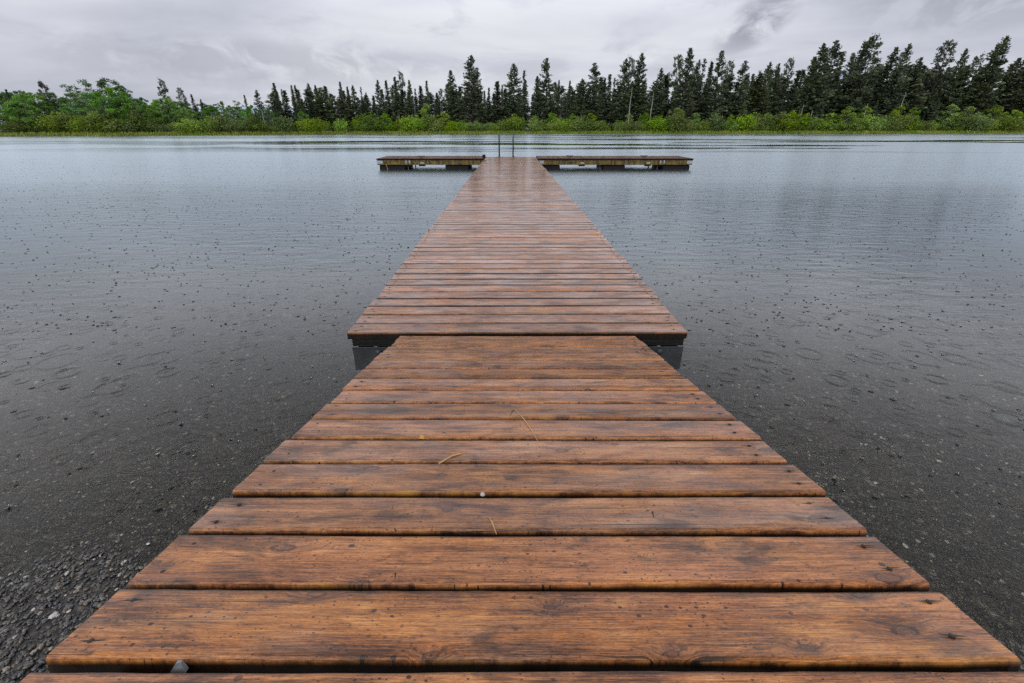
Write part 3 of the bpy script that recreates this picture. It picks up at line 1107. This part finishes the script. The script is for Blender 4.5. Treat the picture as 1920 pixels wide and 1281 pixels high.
def conifer_meshes(seed, H, Rd, base, kind, mat):
    r = np.random.default_rng(seed)
    mb = MB()
    bend = r.uniform(-.15, .15, 2)
    tp = lambda z: np.array([bend[0] * math.sin(z / H * 3), bend[1] * math.sin(z / H * 2.5), z])
    mb.tube([tp(H * k / 9) for k in range(10)], [max(.02, .016 * H * (1 - k / 9) ** .9) for k in range(10)], 7)
    P, D, LN, WD = [], [], [], []
    z = base * H
    side_bias = r.uniform(0, 2 * PI)
    while z < H * .995:
        t = (z - base * H) / (H * (1 - base))
        if kind == 'spruce':
            L = Rd * ((1 - t) ** .9) * (1 if t > .08 else .75) + .10
            nb, droop, step = r.integers(6, 9), -.30 + .75 * t, .30
        elif kind == 'fir':
            L = Rd * min(1, (.50 + 1.6 * t)) * (1 - t) ** .70 * 1.15 + .12
            nb, droop, step = r.integers(5, 8), -.12 + .65 * t, .36
        elif kind == 'pine':
            L = Rd * min(1, .55 + 1.3 * t) * (1 - t ** 2.4) ** .8 + .18
            nb, droop, step = r.integers(3, 6), .10 + .45 * t, .52
        else:  # thin
            L = Rd * (1 - t) ** .6 * r.uniform(.35, 1) + .10
            nb, droop, step = r.integers(3, 6), -.20 + .5 * t, .34
        for _ in range(int(nb)):
            ang = r.uniform(0, 2 * PI)
            l = L * r.uniform(.55, 1.18) * (1 + .16 * math.cos(ang - side_bias))
            if r.random() < (.22 if kind in ('pine', 'thin') else .08):
                continue
            dv = np.array([math.cos(ang), math.sin(ang), droop + r.uniform(-.18, .18)])
            dv /= np.linalg.norm(dv)
            b0 = tp(z)
            e = b0 + dv * l
            if l > .7:
                mb.tube([b0, b0 + dv * l * .55, e], [.035, .022, .008], 3, False)
            start = .5 if kind == 'pine' else .12
            m = int(max(5, l * (15 if kind != 'pine' else 24) * (1 if t < .5 else .72)))
            for s in r.uniform(start, 1.03, m) ** .8:
                jit = r.normal(0, .10 if kind != 'pine' else .20, 3)
                pos = b0 + dv * l * s + jit + np.array([0, 0, -.10 * l * s * s if kind == 'spruce' else .05])
                lat = np.array([-dv[1], dv[0], 0]) * r.choice([-1, 1]) * r.uniform(.2, 1.0)
                dd = dv + lat + r.normal(0, .35 if kind != 'pine' else .7, 3)
                P.append(pos)
                D.append(dd / np.linalg.norm(dd))
                LN.append(r.uniform(.34, .66) * (1 if l > .6 else .72))
                WD.append(r.uniform(.15, .30))
        z += step * r.uniform(.7, 1.3) * (.75 if t > .8 else 1)
    P, D, LN, WD = np.array(P), np.array(D), np.array(LN), np.array(WD)
    V, F = cards(P, D, unit(len(P), r) + np.array([0, 0, .6]), LN, WD)
    cr = mesh_from('crown', V, F)
    cr.materials.append(mat)
    return mb.mesh('trunk', M['bark']), cr, H


def decid_meshes(seed, H, Rd, mat, dens=1.0, bark='greybark', leaf=.24, openc=False):
    """trunk with a limb to every leaf cluster; clusters fill a lobed crown from low down to the top"""
    r = np.random.default_rng(seed)
    mb = MB()
    bend = r.uniform(-.35, .35, 2)
    tp = lambda z: np.array([bend[0] * math.sin(z / H * 2.6), bend[1] * math.sin(z / H * 3.1), z])
    mb.tube([tp(H * .9 * k / 7) for k in range(8)], [max(.025, .015 * H * (1 - k / 7.3)) for k in range(8)], 7)
    lo = .32 if openc else .06
    lobes = r.uniform(0, 2 * PI, 3)
    P = []
    nc = int((26 if openc else 80) * dens)
    for k in range(nc):
        t = (k + r.random()) / nc
        z = H * (lo + (.97 - lo) * t)
        env = Rd * (min(1, .55 + 1.5 * t) * max(0, 1 - t ** 2.6) ** .62 + .05)
        a = r.uniform(0, 2 * PI)
        q = r.random() ** .45 * env * (1 + .22 * math.cos(2 * a - lobes[0]) + .18 * math.cos(3 * a - lobes[1]) + .15 * math.sin(5 * t + lobes[2]))
        b0 = tp(max(.05 * H, z - q * .55 - .2))
        c = tp(z) + np.array([math.cos(a) * q, math.sin(a) * q, 0])
        mb.tube([b0, (b0 + c) / 2 + np.array([0, 0, -.12 * q]), c], [.05, .032, .012], 4, False)
        rad = r.uniform(.45, .95) * (.72 if t > .85 else 1) * (H / 9) ** .5
        m = int(r.integers(42, 80) * (.8 if openc else 1))
        v = unit(m, r) * (r.random((m, 1)) ** .5)
        P.append(c + v * rad * np.array([1, 1, .66]))
    P = np.concatenate(P)
    P = P[P[:, 2] > .1]
    n = len(P)
    D = unit(n, r)
    D[:, 2] *= .6
    D /= np.linalg.norm(D, axis=1, keepdims=True)
    V, F = cards(P, D, unit(n, r), r.uniform(.8, 1.5, n) * leaf, r.uniform(.5, .95, n) * leaf)
    cr = mesh_from('crown', V, F)
    cr.materials.append(mat)
    return mb.mesh('trunk', M[bark]), cr, H


def shrub_mesh(seed, H, Rd, mat):
    r = np.random.default_rng(seed)
    P = []
    ns = int(r.integers(13, 20))
    for k in range(ns):
        a, q = r.uniform(0, 2 * PI), r.random() ** .6
        tip = np.array([math.cos(a) * q * Rd, math.sin(a) * q * Rd, H * (1 - .45 * q * q) * r.uniform(.72, 1.05)])
        root = tip * np.array([.25, .25, 0])
        m = 150
        s = r.uniform(.08, 1.0, (m, 1)) ** .8
        w = (.16 + .20 * np.sin(np.clip(s, 0, 1) * PI)) * Rd * .75
        P.append(root + (tip - root) * s + r.normal(0, 1, (m, 3)) * w * np.array([1, 1, .8]))
    P = np.concatenate(P)
    P = P[P[:, 2] > .02]
    n = len(P)
    D = unit(n, r) + np.array([0, 0, .5])
    D /= np.linalg.norm(D, axis=1, keepdims=True)
    V, F = cards(P, D, unit(n, r), r.uniform(.15, .30, n), r.uniform(.08, .17, n))
    me = mesh_from('shrub', V, F)
    me.materials.append(mat)
    return me, H


CON = {
    'spruce': [conifer_meshes(10 + k, 12, 2.15, .02, 'spruce', M['conifer']) for k in range(3)],
    'slim': [conifer_meshes(20 + k, 12, 1.45, .04, 'spruce', M['conifer']) for k in range(3)],
    'fir': [conifer_meshes(30 + k, 14, 2.75, .05, 'fir', M['conifer']) for k in range(4)],
    'pine': [conifer_meshes(40 + k, 14, 2.5, .22, 'pine', M['conifer']) for k in range(3)],
    'thin': [conifer_meshes(50 + k, 12, 1.25, .08, 'thin', M['conifer']) for k in range(3)],
    'olive': [conifer_meshes(60 + k, 12, 2.0, .03, 'fir', M['conifer_green']) for k in range(3)],
}
DEC = {
    'green': [decid_meshes(70 + k, 9, 4.0, M['decid']) for k in range(4)],
    'dark': [decid_meshes(80 + k, 10, 3.7, M['decid_dark'], 1.0) for k in range(3)],
    'open': [decid_meshes(90 + k, 10, 2.5, M['decid_dark'], .9, openc=True) for k in range(2)],
    'bright': [decid_meshes(95 + k, 5, 2.1, M['shrub'], .6, leaf=.22) for k in range(3)],
}
SHR = {
    'shrub': [shrub_mesh(110 + k, 3.0, 1.7, M['shrub']) for k in range(4)],
    'willow': [shrub_mesh(120 + k, 2.6, 1.8, M['willow']) for k in range(4)],
}
rt = random.Random(99)
SEQ = {'n': 0}


def plant(name, protos, x, y, height, label, cat, group, wide=1.0):
    tr, cr, H = protos[SEQ['n'] % len(protos)]
    SEQ['n'] += 1
    z = float(ground_z(np.array(x), np.array(y))) - .05
    s = height / H
    t = thing(name, label, cat, (x, y, z), (rt.uniform(-.02, .02), rt.uniform(-.02, .02), rt.uniform(0, 6.28)), group)
    t.scale = (s * wide, s * wide, s)
    link('trunk', tr, t)
    link('crown', cr, t)
    return t


def plant_px(name, protos, px, py, Yoff, label, cat, group, wide=1.0):
    """a tree whose top stands at this photo pixel, Yoff metres behind the far shore"""
    Y = 110.0
    for _ in range(4):
        X = at_depth(px, py, Y)[0]
        Y = float(shore_y(X)) + Yoff
    X, _, Z = at_depth(px, py, Y)
    zg = float(ground_z(np.array(X), np.array(Y)))
    return plant(name, protos, X, Y, max(1.2, Z - zg), label, cat, group, wide)


# landmarks one can find in the photo, by picture column
MARKS = [(73, 'the lone round-topped pine'), (297, 'the two-tiered ragged pine'), (359, 'the dark spruce among leafy trees'), (512, 'the first tall spruce of the forest'),
         (705, "the left dock arm's outer end"), (882, 'the towering double-crowned fir'), (949, 'the ladder'), (1068, 'the inner cleat on the right dock arm'),
         (1207, 'the outer cleat on the right dock arm'), (1301, "the right dock arm's outer end"), (1420, 'the dark cloud wisp'), (1550, 'the broad leaning fir'),
         (1640, 'the tallest leaning fir'), (1781, 'the open-crowned pine'), (1890, 'the tall fir at the far right')]
ORD = ['first', 'second', 'third', 'fourth', 'fifth', 'sixth', 'seventh', 'eighth', 'ninth', 'tenth']

# skyline trees: picture column, row of the top, kind, width factor, metres behind the shore
SKY = [
    (458, 178, 'spruce', .8, 8), (480, 168, 'fir', .8, 12), (512, 156, 'spruce', 1.0, 10), (529, 168, 'thin', .9, 14), (545, 160, 'spruce', .75, 9), (554, 160, 'slim', .9, 12),
    (578, 156, 'fir', .8, 12), (592, 160, 'spruce', 1.0, 9), (609, 176, 'slim', .8, 15), (618, 175, 'slim', .8, 12), (636, 154, 'spruce', .85, 12), (650, 163, 'slim', .9, 16),
    (661, 160, 'fir', .7, 11), (676, 164, 'thin', .9, 15), (686, 174, 'olive', .9, 9), (708, 151, 'fir', .75, 10), (725, 151, 'slim', .9, 14), (739, 145, 'slim', 1.0, 11),
    (751, 133, 'pine', .7, 14), (766, 151, 'fir', .7, 10), (779, 166, 'thin', .9, 16), (799, 151, 'spruce', .85, 9), (825, 166, 'pine', .7, 16), (845, 133, 'fir', .9, 10),
    (882, 104, 'fir', .95, 8), (895, 126, 'fir', .8, 11), (907, 171, 'slim', .9, 16), (916, 164, 'slim', .8, 18), (932, 156, 'slim', .9, 14), (941, 160, 'slim', .8, 19),
    (964, 119, 'fir', 1.0, 9), (984, 133, 'thin', 1.0, 15), (1007, 143, 'fir', .8, 12), (1026, 108, 'fir', .95, 8), (1048, 151, 'spruce', .8, 10), (1069, 152, 'slim', .9, 15),
    (1090, 148, 'fir', .7, 12), (1115, 117, 'fir', .95, 9), (1133, 147, 'slim', .9, 14), (1145, 139, 'slim', 1.0, 11), (1154, 147, 'thin', 1.0, 16), (1176, 109, 'fir', .9, 9),
    (1185, 106, 'pine', .7, 12), (1206, 101, 'fir', 1.0, 9), (1243, 128, 'fir', .8, 10), (1252, 139, 'thin', 1.0, 13), (1275, 101, 'pine', .75, 12), (1295, 92, 'fir', .95, 9),
    (1308, 113, 'fir', .7, 13), (1324, 111, 'thin', 1.1, 16), (1336, 117, 'slim', 1.0, 11), (1355, 97, 'fir', .8, 10), (1371, 114, 'pine', .75, 13), (1400, 113, 'fir', .95, 9),
    (1413, 138, 'slim', .9, 15), (1426, 134, 'thin', 1.1, 12), (1445, 117, 'fir', .8, 9), (1463, 118, 'fir', .75, 12), (1485, 109, 'pine', .7, 14), (1527, 108, 'fir', .95, 9),
    (1550, 82, 'fir', 1.0, 8), (1567, 75, 'fir', .95, 11), (1584, 97, 'thin', 1.2, 14), (1602, 101, 'fir', .75, 16), (1622, 81, 'fir', .9, 12), (1640, 67, 'pine', .95, 8),
    (1653, 122, 'thin', 1.2, 14), (1684, 90, 'fir', .85, 10), (1702, 83, 'fir', .8, 8), (1729, 107, 'fir', .9, 10), (1781, 76, 'pine', .85, 9), (1809, 93, 'fir', .75, 10),
    (1839, 101, 'pine', .7, 12), (1874, 82, 'fir', .8, 11), (1890, 67, 'fir', 1.0, 8), (1913, 110, 'fir', .9, 12), (1945, 90, 'fir', 1.0, 10), (1985, 105, 'fir', 1.0, 10),
]
SHAPE = {'spruce': 'cone-shaped dark skyline spruce', 'slim': 'slender spire-topped skyline spruce', 'fir': 'ragged dark skyline fir', 'pine': 'loose-crowned dark skyline pine', 'thin': 'sparse thin skyline conifer', 'olive': 'olive green skyline conifer'}
SPECIAL = {882: 'towering double-crowned dark fir, tallest tree behind the left dock arm', 1640: 'tallest leaning fir with open ragged branches, right of the broad fir',
           1781: 'open-crowned dark pine leaning right beside the blue mountain', 1890: 'tall leaning dark fir near the right edge of the photo',
           512: 'first tall dense spruce where the leafy trees on the left give way to forest', 1550: 'broad dark fir leaning right with a twin close behind it',
           1026: 'tall dark fir with a lower shoulder, second tall tree right of the ladder', 964: 'tall dark fir rising directly above the right ladder rail'}
xs = [s[0] for s in SKY]
for (px, py, kd, wd, yo) in SKY:
    if px in SPECIAL:
        lab = SPECIAL[px]
    else:
        mk = min(MARKS, key=lambda m: sum(1 for q in xs if min(m[0], px) < q < max(m[0], px)) + abs(m[0] - px) * .001)
        k = sum(1 for q in xs if min(mk[0], px) < q < max(mk[0], px))
        lab = f"{SHAPE[kd]}, {ORD[min(9, k)]} {'right' if px > mk[0] else 'left'} of {mk[1]}"
    plant_px('conifer_tree', CON[kd], px, py, yo, lab, 'tree', 'tall conifers of the far forest skyline', wd * rt.uniform(.98, 1.2))

# lower forest between and behind them
FILL = 'dark conifer of the dense forest wall, lower than the skyline trees around it'
for k in range(150):
    px = 500 + 1500 * (k + rt.random()) / 150
    line = np.interp(px, [500, 700, 900, 1100, 1250, 1450, 1650, 1900, 2000], [176, 167, 162, 156, 148, 138, 132, 128, 126])
    py = line + rt.uniform(-10, 24)
    plant_px('forest_conifer', CON[rt.choice(['spruce', 'slim', 'olive', 'olive', 'slim', 'fir'])], px, py, rt.uniform(8, 30), FILL, 'tree', 'lower conifers of the far forest', rt.uniform(1.45, 2.1))

# dark young spruces standing at the water's edge
for px, py, lab in ((779, 204, 'bushy dark young spruce at the waterline behind the left dock arm'), (1060, 183, 'dark spruce at the waterline, nearest right of the ladder'),
                    (1094, 187, 'dark spruce at the waterline, second right of the ladder'), (1253, 208, 'small dark spruce among bright shrubs behind the right dock arm'),
                    (1397, 191, 'olive green young fir before the forest, below the dark cloud wisp'), (1503, 203, 'small dark spruce among bright shrubs right of the dark cloud wisp'),
                    (1645, 188, 'dark young spruce before the forest, below the tallest leaning fir'), (1763, 185, 'dark conical young spruce at the waterline, among bright shrubs far right'),
                    (1612, 170, 'olive young spruce before the forest, left of the tallest leaning fir'), (359, 176, 'dark spruce standing alone among leafy trees on the left'),
                    (375, 186, 'small dark spruce just right of the lone spruce on the left'), (476, 205, 'small dark spruce in the shrubs, left part of the shore'),
                    (13, 167, 'dark spruce top at the left edge of the photo')):
    front = py > 180 and px not in (375,)
    plant_px('young_spruce', CON['olive' if 'olive' in lab else 'spruce'], px, py, 4.2 if front else 9, lab, 'tree', 'small spruces along the shore', 1.15 if front else .9)

# leafy trees on the left
for px, py, kd, wd, yo, lab in (
        (4, 172, 'dark', .8, 12, 'dark leafy tree at the very left edge of the photo'), (36, 168, 'dark', .9, 15, 'dark leafy tree just left of the lone round-topped pine'),
        (60, 190, 'green', 1.0, 9, 'rounded green tree in front of the lone round-topped pine'), (100, 192, 'dark', .9, 13, 'low dark leafy tree just right of the lone round-topped pine'),
        (130, 156, 'open', .9, 14, 'leafy tree with upright ragged shoots, left of the tallest leafy tree'), (154, 148, 'open', 1.0, 13, 'thin leafy tree with an upright top beside the tallest leafy tree'),
        (198, 146, 'dark', 1.05, 12, 'tallest broad dark leafy tree on the left shore'), (160, 172, 'green', 1.1, 8, 'broad pale green tree in front of the tallest leafy tree'),
        (229, 166, 'open', 1.0, 14, 'dark leafy tree just right of the tallest leafy tree'), (225, 190, 'green', 1.1, 7, 'bright rounded tree at the front, right of the tallest leafy tree'),
        (260, 181, 'dark', .8, 13, 'low dark leafy tree halfway between the tallest leafy tree and the two-tiered pine'), (280, 196, 'green', 1.0, 8, 'green rounded tree at the foot of the two-tiered pine'),
        (318, 190, 'green', .9, 9, 'green tree just right of the two-tiered pine'), (345, 200, 'green', .8, 7, 'low green tree in front of the lone dark spruce'),
        (398, 200, 'green', .8, 9, 'low green tree right of the lone dark spruce'), (414, 189, 'green', .7, 12, 'pale birch-like tree right of the lone dark spruce'),
        (441, 187, 'open', .8, 13, 'thin open leafy tree left of the spruces that start the forest'), (470, 196, 'green', .7, 8, 'bright green tree in front of the first spruces'),
        (500, 200, 'green', .7, 6, 'bright green tree at the foot of the first tall spruce'), (120, 200, 'green', 1.0, 6, 'green rounded tree at the front near the left edge'),
        (20, 200, 'green', 1.0, 6, 'green rounded tree at the front, at the left edge'), (563, 207, 'green', .7, 5, 'pale green tree before the dark spruces, left of the dock')):
    plant_px('leafy_tree', DEC[kd], px, py, yo, lab, 'tree', 'leafy trees on the left shore', wd * 1.3)
for px, py, lab in ((73, 152, 'lone round-topped dark pine rising above the leafy trees at left'), (297, 147, 'two-tiered ragged dark pine above the leafy trees at left'),
                    (338, 164, 'bent dark pine with a small crown, right of the two-tiered pine')):
    plant_px('lone_pine', CON['pine'], px, py, 13, lab, 'tree', None, .85)
for k in range(14):
    px = -330 + 380 * (k + rt.random()) / 14
    plant_px('leafy_tree', DEC[rt.choice(['green', 'dark'])], px if px < -20 else -20 - px, rt.uniform(165, 195), rt.uniform(7, 16), 'leafy tree beyond the left edge of the photo', 'tree', 'leafy trees past the left edge', 1.0)

for k in range(34):
    px = 8 + 520 * (k + rt.random()) / 34
    py = np.interp(px, [0, 100, 200, 260, 330, 450, 530], [172, 174, 166, 182, 184, 196, 204]) + rt.uniform(-4, 22)
    plant_px('leafy_tree', DEC[rt.choice(['green', 'green', 'dark'])], px, py, rt.uniform(6, 18), 'leafy green tree within the low mixed wood on the left shore', 'tree', 'leafy trees on the left shore', rt.uniform(1.2, 1.6))

# pale bare trunks standing in the forest edge
def snag(px, py, yo, label, seed):
    Y = 110.0
    for _ in range(4):
        X = at_depth(px, py, Y)[0]
        Y = float(shore_y(X)) + yo
    X, _, Z = at_depth(px, py, Y)
    zg = float(ground_z(np.array(X), np.array(Y)))
    h = Z - zg
    r = random.Random(seed)
    t = thing('bare_trunk', label, 'tree', (X, Y, zg - .05), (r.uniform(-.04, .04), r.uniform(-.05, .05), 0), 'pale bare trunks at the forest edge')
    mb = MB()
    mb.tube([(0, 0, 0), (.04, 0, h * .3), (r.uniform(-.1, .1), 0, h * .65), (r.uniform(-.15, .15), 0, h)], [.13, .11, .08, .03], 7)
    link('trunk', mb.mesh('trunk', M['snag']), t)
    mb = MB()
    for k in range(9):
        z = h * r.uniform(.35, .95)
        a, l = r.uniform(0, 6.28), r.uniform(.3, .9)
        mb.tube([(0, 0, z), (math.cos(a) * l * .6, math.sin(a) * l * .6, z + .06), (math.cos(a) * l, math.sin(a) * l, z + r.uniform(-.1, .25))], [.025, .016, .006], 4, False)
    link('branches', mb.mesh('branches', M['snag']), t)


for k, (px, py, lab) in enumerate(((1223, 172, 'pale bare trunk in the forest behind the outer cleat of the right dock arm'), (1184, 164, 'pale bare trunk left of the outer cleat of the right dock arm'),
                                   (1508, 196, 'pale bare trunk beside the small dark spruce right of the cloud wisp'), (1525, 206, 'short pale bare trunk, second right of the small dark spruce'),
                                   (1627, 193, 'pale bare trunk before the forest left of the tallest leaning fir'), (1698, 172, 'tall pale bare trunk left of the conical spruce at right'),
                                   (748, 214, 'short pale bare trunk behind the left dock arm'), (1050, 214, 'short pale bare trunk beside the first waterline spruce'),
                                   (197, 200, 'thin pale trunk before the tallest leafy tree'), (490, 205, 'thin pale trunk at the foot of the first tall spruce'))):
    snag(px, py, 4.6, lab, 500 + k)

# brighter saplings before the forest
for px, py, lab in ((800, 196, 'bright green young tree beside the bushy spruce behind the left dock arm'), (720, 212, 'bright green sapling behind the outer end of the left dock arm'), (832, 210, 'bright green sapling behind the middle of the left dock arm'),
                    (1035, 212, 'pale green young tree left of the two waterline spruces'), (1074, 213, 'pale green young tree between the two waterline spruces'), (1108, 212, 'pale green sapling right of the two waterline spruces'),
                    (1180, 214, 'bright green sapling behind the middle of the right dock arm'), (1210, 212, 'bright green sapling above the outer cleat of the right dock arm'), (1272, 202, 'tall bright green young tree above the end of the right dock arm'),
                    (1305, 212, 'rounded bright green young tree right of the dock end'), (1372, 216, 'green young tree left of the olive fir'), (1408, 214, 'bright young tree right of the olive fir'),
                    (1440, 213, 'bright young tree right of the dark cloud wisp'), (1488, 208, 'pale bright young tree left of the small dark spruce'), (1516, 212, 'bright young tree right of the small dark spruce'),
                    (1560, 212, 'bright young tree below the broad leaning fir'), (1592, 200, 'green young tree left of the tallest leaning fir'), (1625, 200, 'dim green young tree below the tallest leaning fir'),
                    (1690, 199, 'bright green young tree left of the conical spruce at right'), (1716, 202, 'bright green young tree close left of the conical spruce at right'), (1786, 196, 'bright green young tree close right of the conical spruce at right'),
                    (1822, 200, 'bright green rounded young tree right of the conical spruce at right'), (1868, 198, 'dim green young tree near the right edge'), (1905, 206, 'dark green young tree at the right edge')):
    plant_px('young_tree', DEC['bright'], px, py, rt.uniform(3.8, 5.5), lab, 'tree', 'young green trees before the forest', 1.1)


def bush(kind, px, py, yo, label, group, wide=1.0):
    Y = 110.0
    for _ in range(4):
        X = at_depth(px, py, Y)[0]
        Y = float(shore_y(X)) + yo
    X, _, Z = at_depth(px, py, Y)
    zg = float(ground_z(np.array(X), np.array(Y)))
    me, H = SHR[kind][SEQ['n'] % 4]
    SEQ['n'] += 1
    h = max(.9, Z - zg)
    o = link('shore_shrub', me, None, (X, Y, zg - .05), (0, 0, rt.uniform(0, 6.28)))
    s = h / H
    o.scale = (s * wide, s * wide, s)
    tag(o, label, 'shrub', group)


for k in range(132):
    px = -150 + 2220 * (k + rt.random()) / 132
    if px < 560:
        kd = 'willow' if rt.random() < .75 else 'shrub'
        py = rt.uniform(208, 238)
        lab = 'grey green willow shrub in the low thicket along the left shore' if kd == 'willow' else 'bright green shrub in the low thicket along the left shore'
    else:
        kd = 'willow' if rt.random() < .32 else 'shrub'
        py = rt.uniform(212, 237) if px < 1300 else rt.uniform(207, 237)
        side = 'behind the dock' if px < 1301 else 'along the right shore'
        lab = f"{'grey green willow' if kd == 'willow' else 'bright green'} shrub in the low thicket {side}"
    bush(kd, px, py, rt.uniform(2.6, 4.6), lab, 'shrubs along the far shore', rt.uniform(1.0, 1.5))

# bank grass along the far shore
ng = 26000
gxs = rs.uniform(-170, 190, ng)
off = rs.random(ng) ** 1.3 * 3.6 - .25
gys = shore_y(gxs) + off
hh = rs.uniform(.18, .42, ng) * np.where(rs.random(ng) < .06, 1.5, 1)
base = np.stack([gxs, gys, ground_z(gxs, gys) - .03], 1)
an = rs.uniform(0, PI, ng)
dv = np.stack([np.cos(an), np.sin(an), np.zeros(ng)], 1) * rs.uniform(.05, .12, (ng, 1))
tip = base + np.stack([rs.normal(0, .08, ng), rs.normal(0, .08, ng), hh], 1)
V = np.stack([base - dv, base + dv, tip], 1).reshape(-1, 3)
me = mesh_from('bank_grass', V, np.arange(len(V)).reshape(-1, 3))
me.materials.append(M['grass'])
tag(link('bank_grass', me), 'strip of yellow green grass along the far waterline', kind='stuff')

# ------------------------------------------------------------------ sky, sun, camera
SUN_EL, SUN_AZ = R(48), R(205)
w = G('World', world=True)
SC.world = w.owner
sky = w.n('TexSky', sky_type='NISHITA', sun_disc=False)
sky.sun_elevation = SUN_EL
sky.sun_rotation = SUN_AZ
sky.air_density, sky.dust_density = 1.0, 4.0
gen = w.n('TexCoord').outputs['Generated']
x, y, z = w.sep(gen)
den = w.m('ADD', w.m('MAXIMUM', z, 0), .10)
cu, cv = w.m('DIVIDE', x, den), w.m('DIVIDE', y, den)
c1 = w.noise(w.xyz(w.m('MULTIPLY', cu, .42), w.m('MULTIPLY', cv, .55), 1.7), 1, 6, .52, .35)
c2 = w.noise(w.xyz(w.m('MULTIPLY', x, 2.4), w.m('MULTIPLY', y, 2.4), w.m('MULTIPLY', z, 9)), 1, 5, .5, .3)
f = w.m('ADD', w.m('MULTIPLY', c1, .55), w.m('MULTIPLY', c2, .45))
cl = w.ramp(f, [(.30, (4.4, 4.65, 5.5)), (.46, (6.4, 6.6, 7.4)), (.58, (7.9, 8.0, 8.6)), (.76, (8.9, 8.95, 9.4))])
wn = w.noise(w.xyz(w.m('MULTIPLY', x, 5.0), w.m('MULTIPLY', y, 3.0), w.m('MULTIPLY', z, 16)), 1, 6, .6, .6)
wq = w.noise(w.xyz(w.m('MULTIPLY', x, 13), w.m('MULTIPLY', y, 8), w.m('MULTIPLY', z, 22)), 1, 6, .62, .5)
wisp = w.mr(wn, .50, .68, 0, .50, True)
cl = w.mix(wisp, cl, (5.0, 5.2, 6.0))
# a torn dark shred of cloud over the right forest and a heavier patch further right
for (ax_, az_, sx_, sz_, amt) in ((.452, .160, .050, .042, .95), (.88, .185, .22, .055, .7), (.60, .195, .06, .02, .6), (-.5, .10, .35, .03, .5)):
    ux = w.m('DIVIDE', w.m('SUBTRACT', w.m('SUBTRACT', w.m('DIVIDE', x, w.m('MAXIMUM', y, .05)), ax_), w.m('MULTIPLY', w.m('SUBTRACT', z, az_), .9)), sx_)
    uz = w.m('DIVIDE', w.m('SUBTRACT', z, az_), sz_)
    rr = w.m('ADD', w.m('MULTIPLY', ux, ux), w.m('MULTIPLY', uz, uz))
    blob = w.m('MULTIPLY', w.mr(rr, 0, 2.2, 1, 0, True), w.mr(wq, .34, .56, 0, amt, True))
    cl = w.mix(blob, cl, (3.6, 3.75, 4.4))
# bluish cloud base low on the left, dimmer overhead
lowleft = w.m('MULTIPLY', w.mr(x, -.15, -.75, 0, 1, True), w.mr(z, .16, .02, 0, 1, True))
cl = w.mix(w.m('MULTIPLY', lowleft, .5), cl, (4.3, 4.55, 5.3))
over = w.m('MULTIPLY', w.mr(z, .15, .34, 1, 1.80, True), w.mr(z, .42, .85, 1, .42, True))
cl = w.mix(1.0, cl, w.xyz(over, over, over), 'MULTIPLY')
tot = w.mix(.93, sky.outputs[0], cl)
bg = w.n('Background', {'Color': tot, 'Strength': .10})
w.nt.links.new(bg.outputs[0], w.out.inputs['Surface'])

sun = bpy.data.lights.new('sun', 'SUN')
sun.energy = 1.2
sun.angle = R(60)
sun.color = (1, .97, .93)
so = bpy.data.objects.new('sun', sun)
COL.objects.link(so)
dirv = Vector((math.sin(SUN_AZ) * math.cos(SUN_EL), math.cos(SUN_AZ) * math.cos(SUN_EL), math.sin(SUN_EL)))
so.rotation_euler = dirv.to_track_quat('Z', 'Y').to_euler()

cam = bpy.data.cameras.new('camera')
cam.sensor_width = 36
cam.lens = FPX / 1920 * 36
cam.clip_start = .05
cam.clip_end = 6000
co = bpy.data.objects.new('camera', cam)
COL.objects.link(co)
co.location = (0, 0, EYE)
co.rotation_euler = (R(90) - PITCH, 0, 0)
SC.camera = co

SC.view_settings.view_transform = 'Standard'
SC.view_settings.look = 'None'
SC.view_settings.exposure = 0
SC.view_settings.gamma = 1
SC.render.engine = 'CYCLES'
SC.cycles.use_denoising = False
SC.cycles.max_bounces = 8
SC.cycles.transmission_bounces = 6
SC.cycles.sample_clamp_indirect = 6
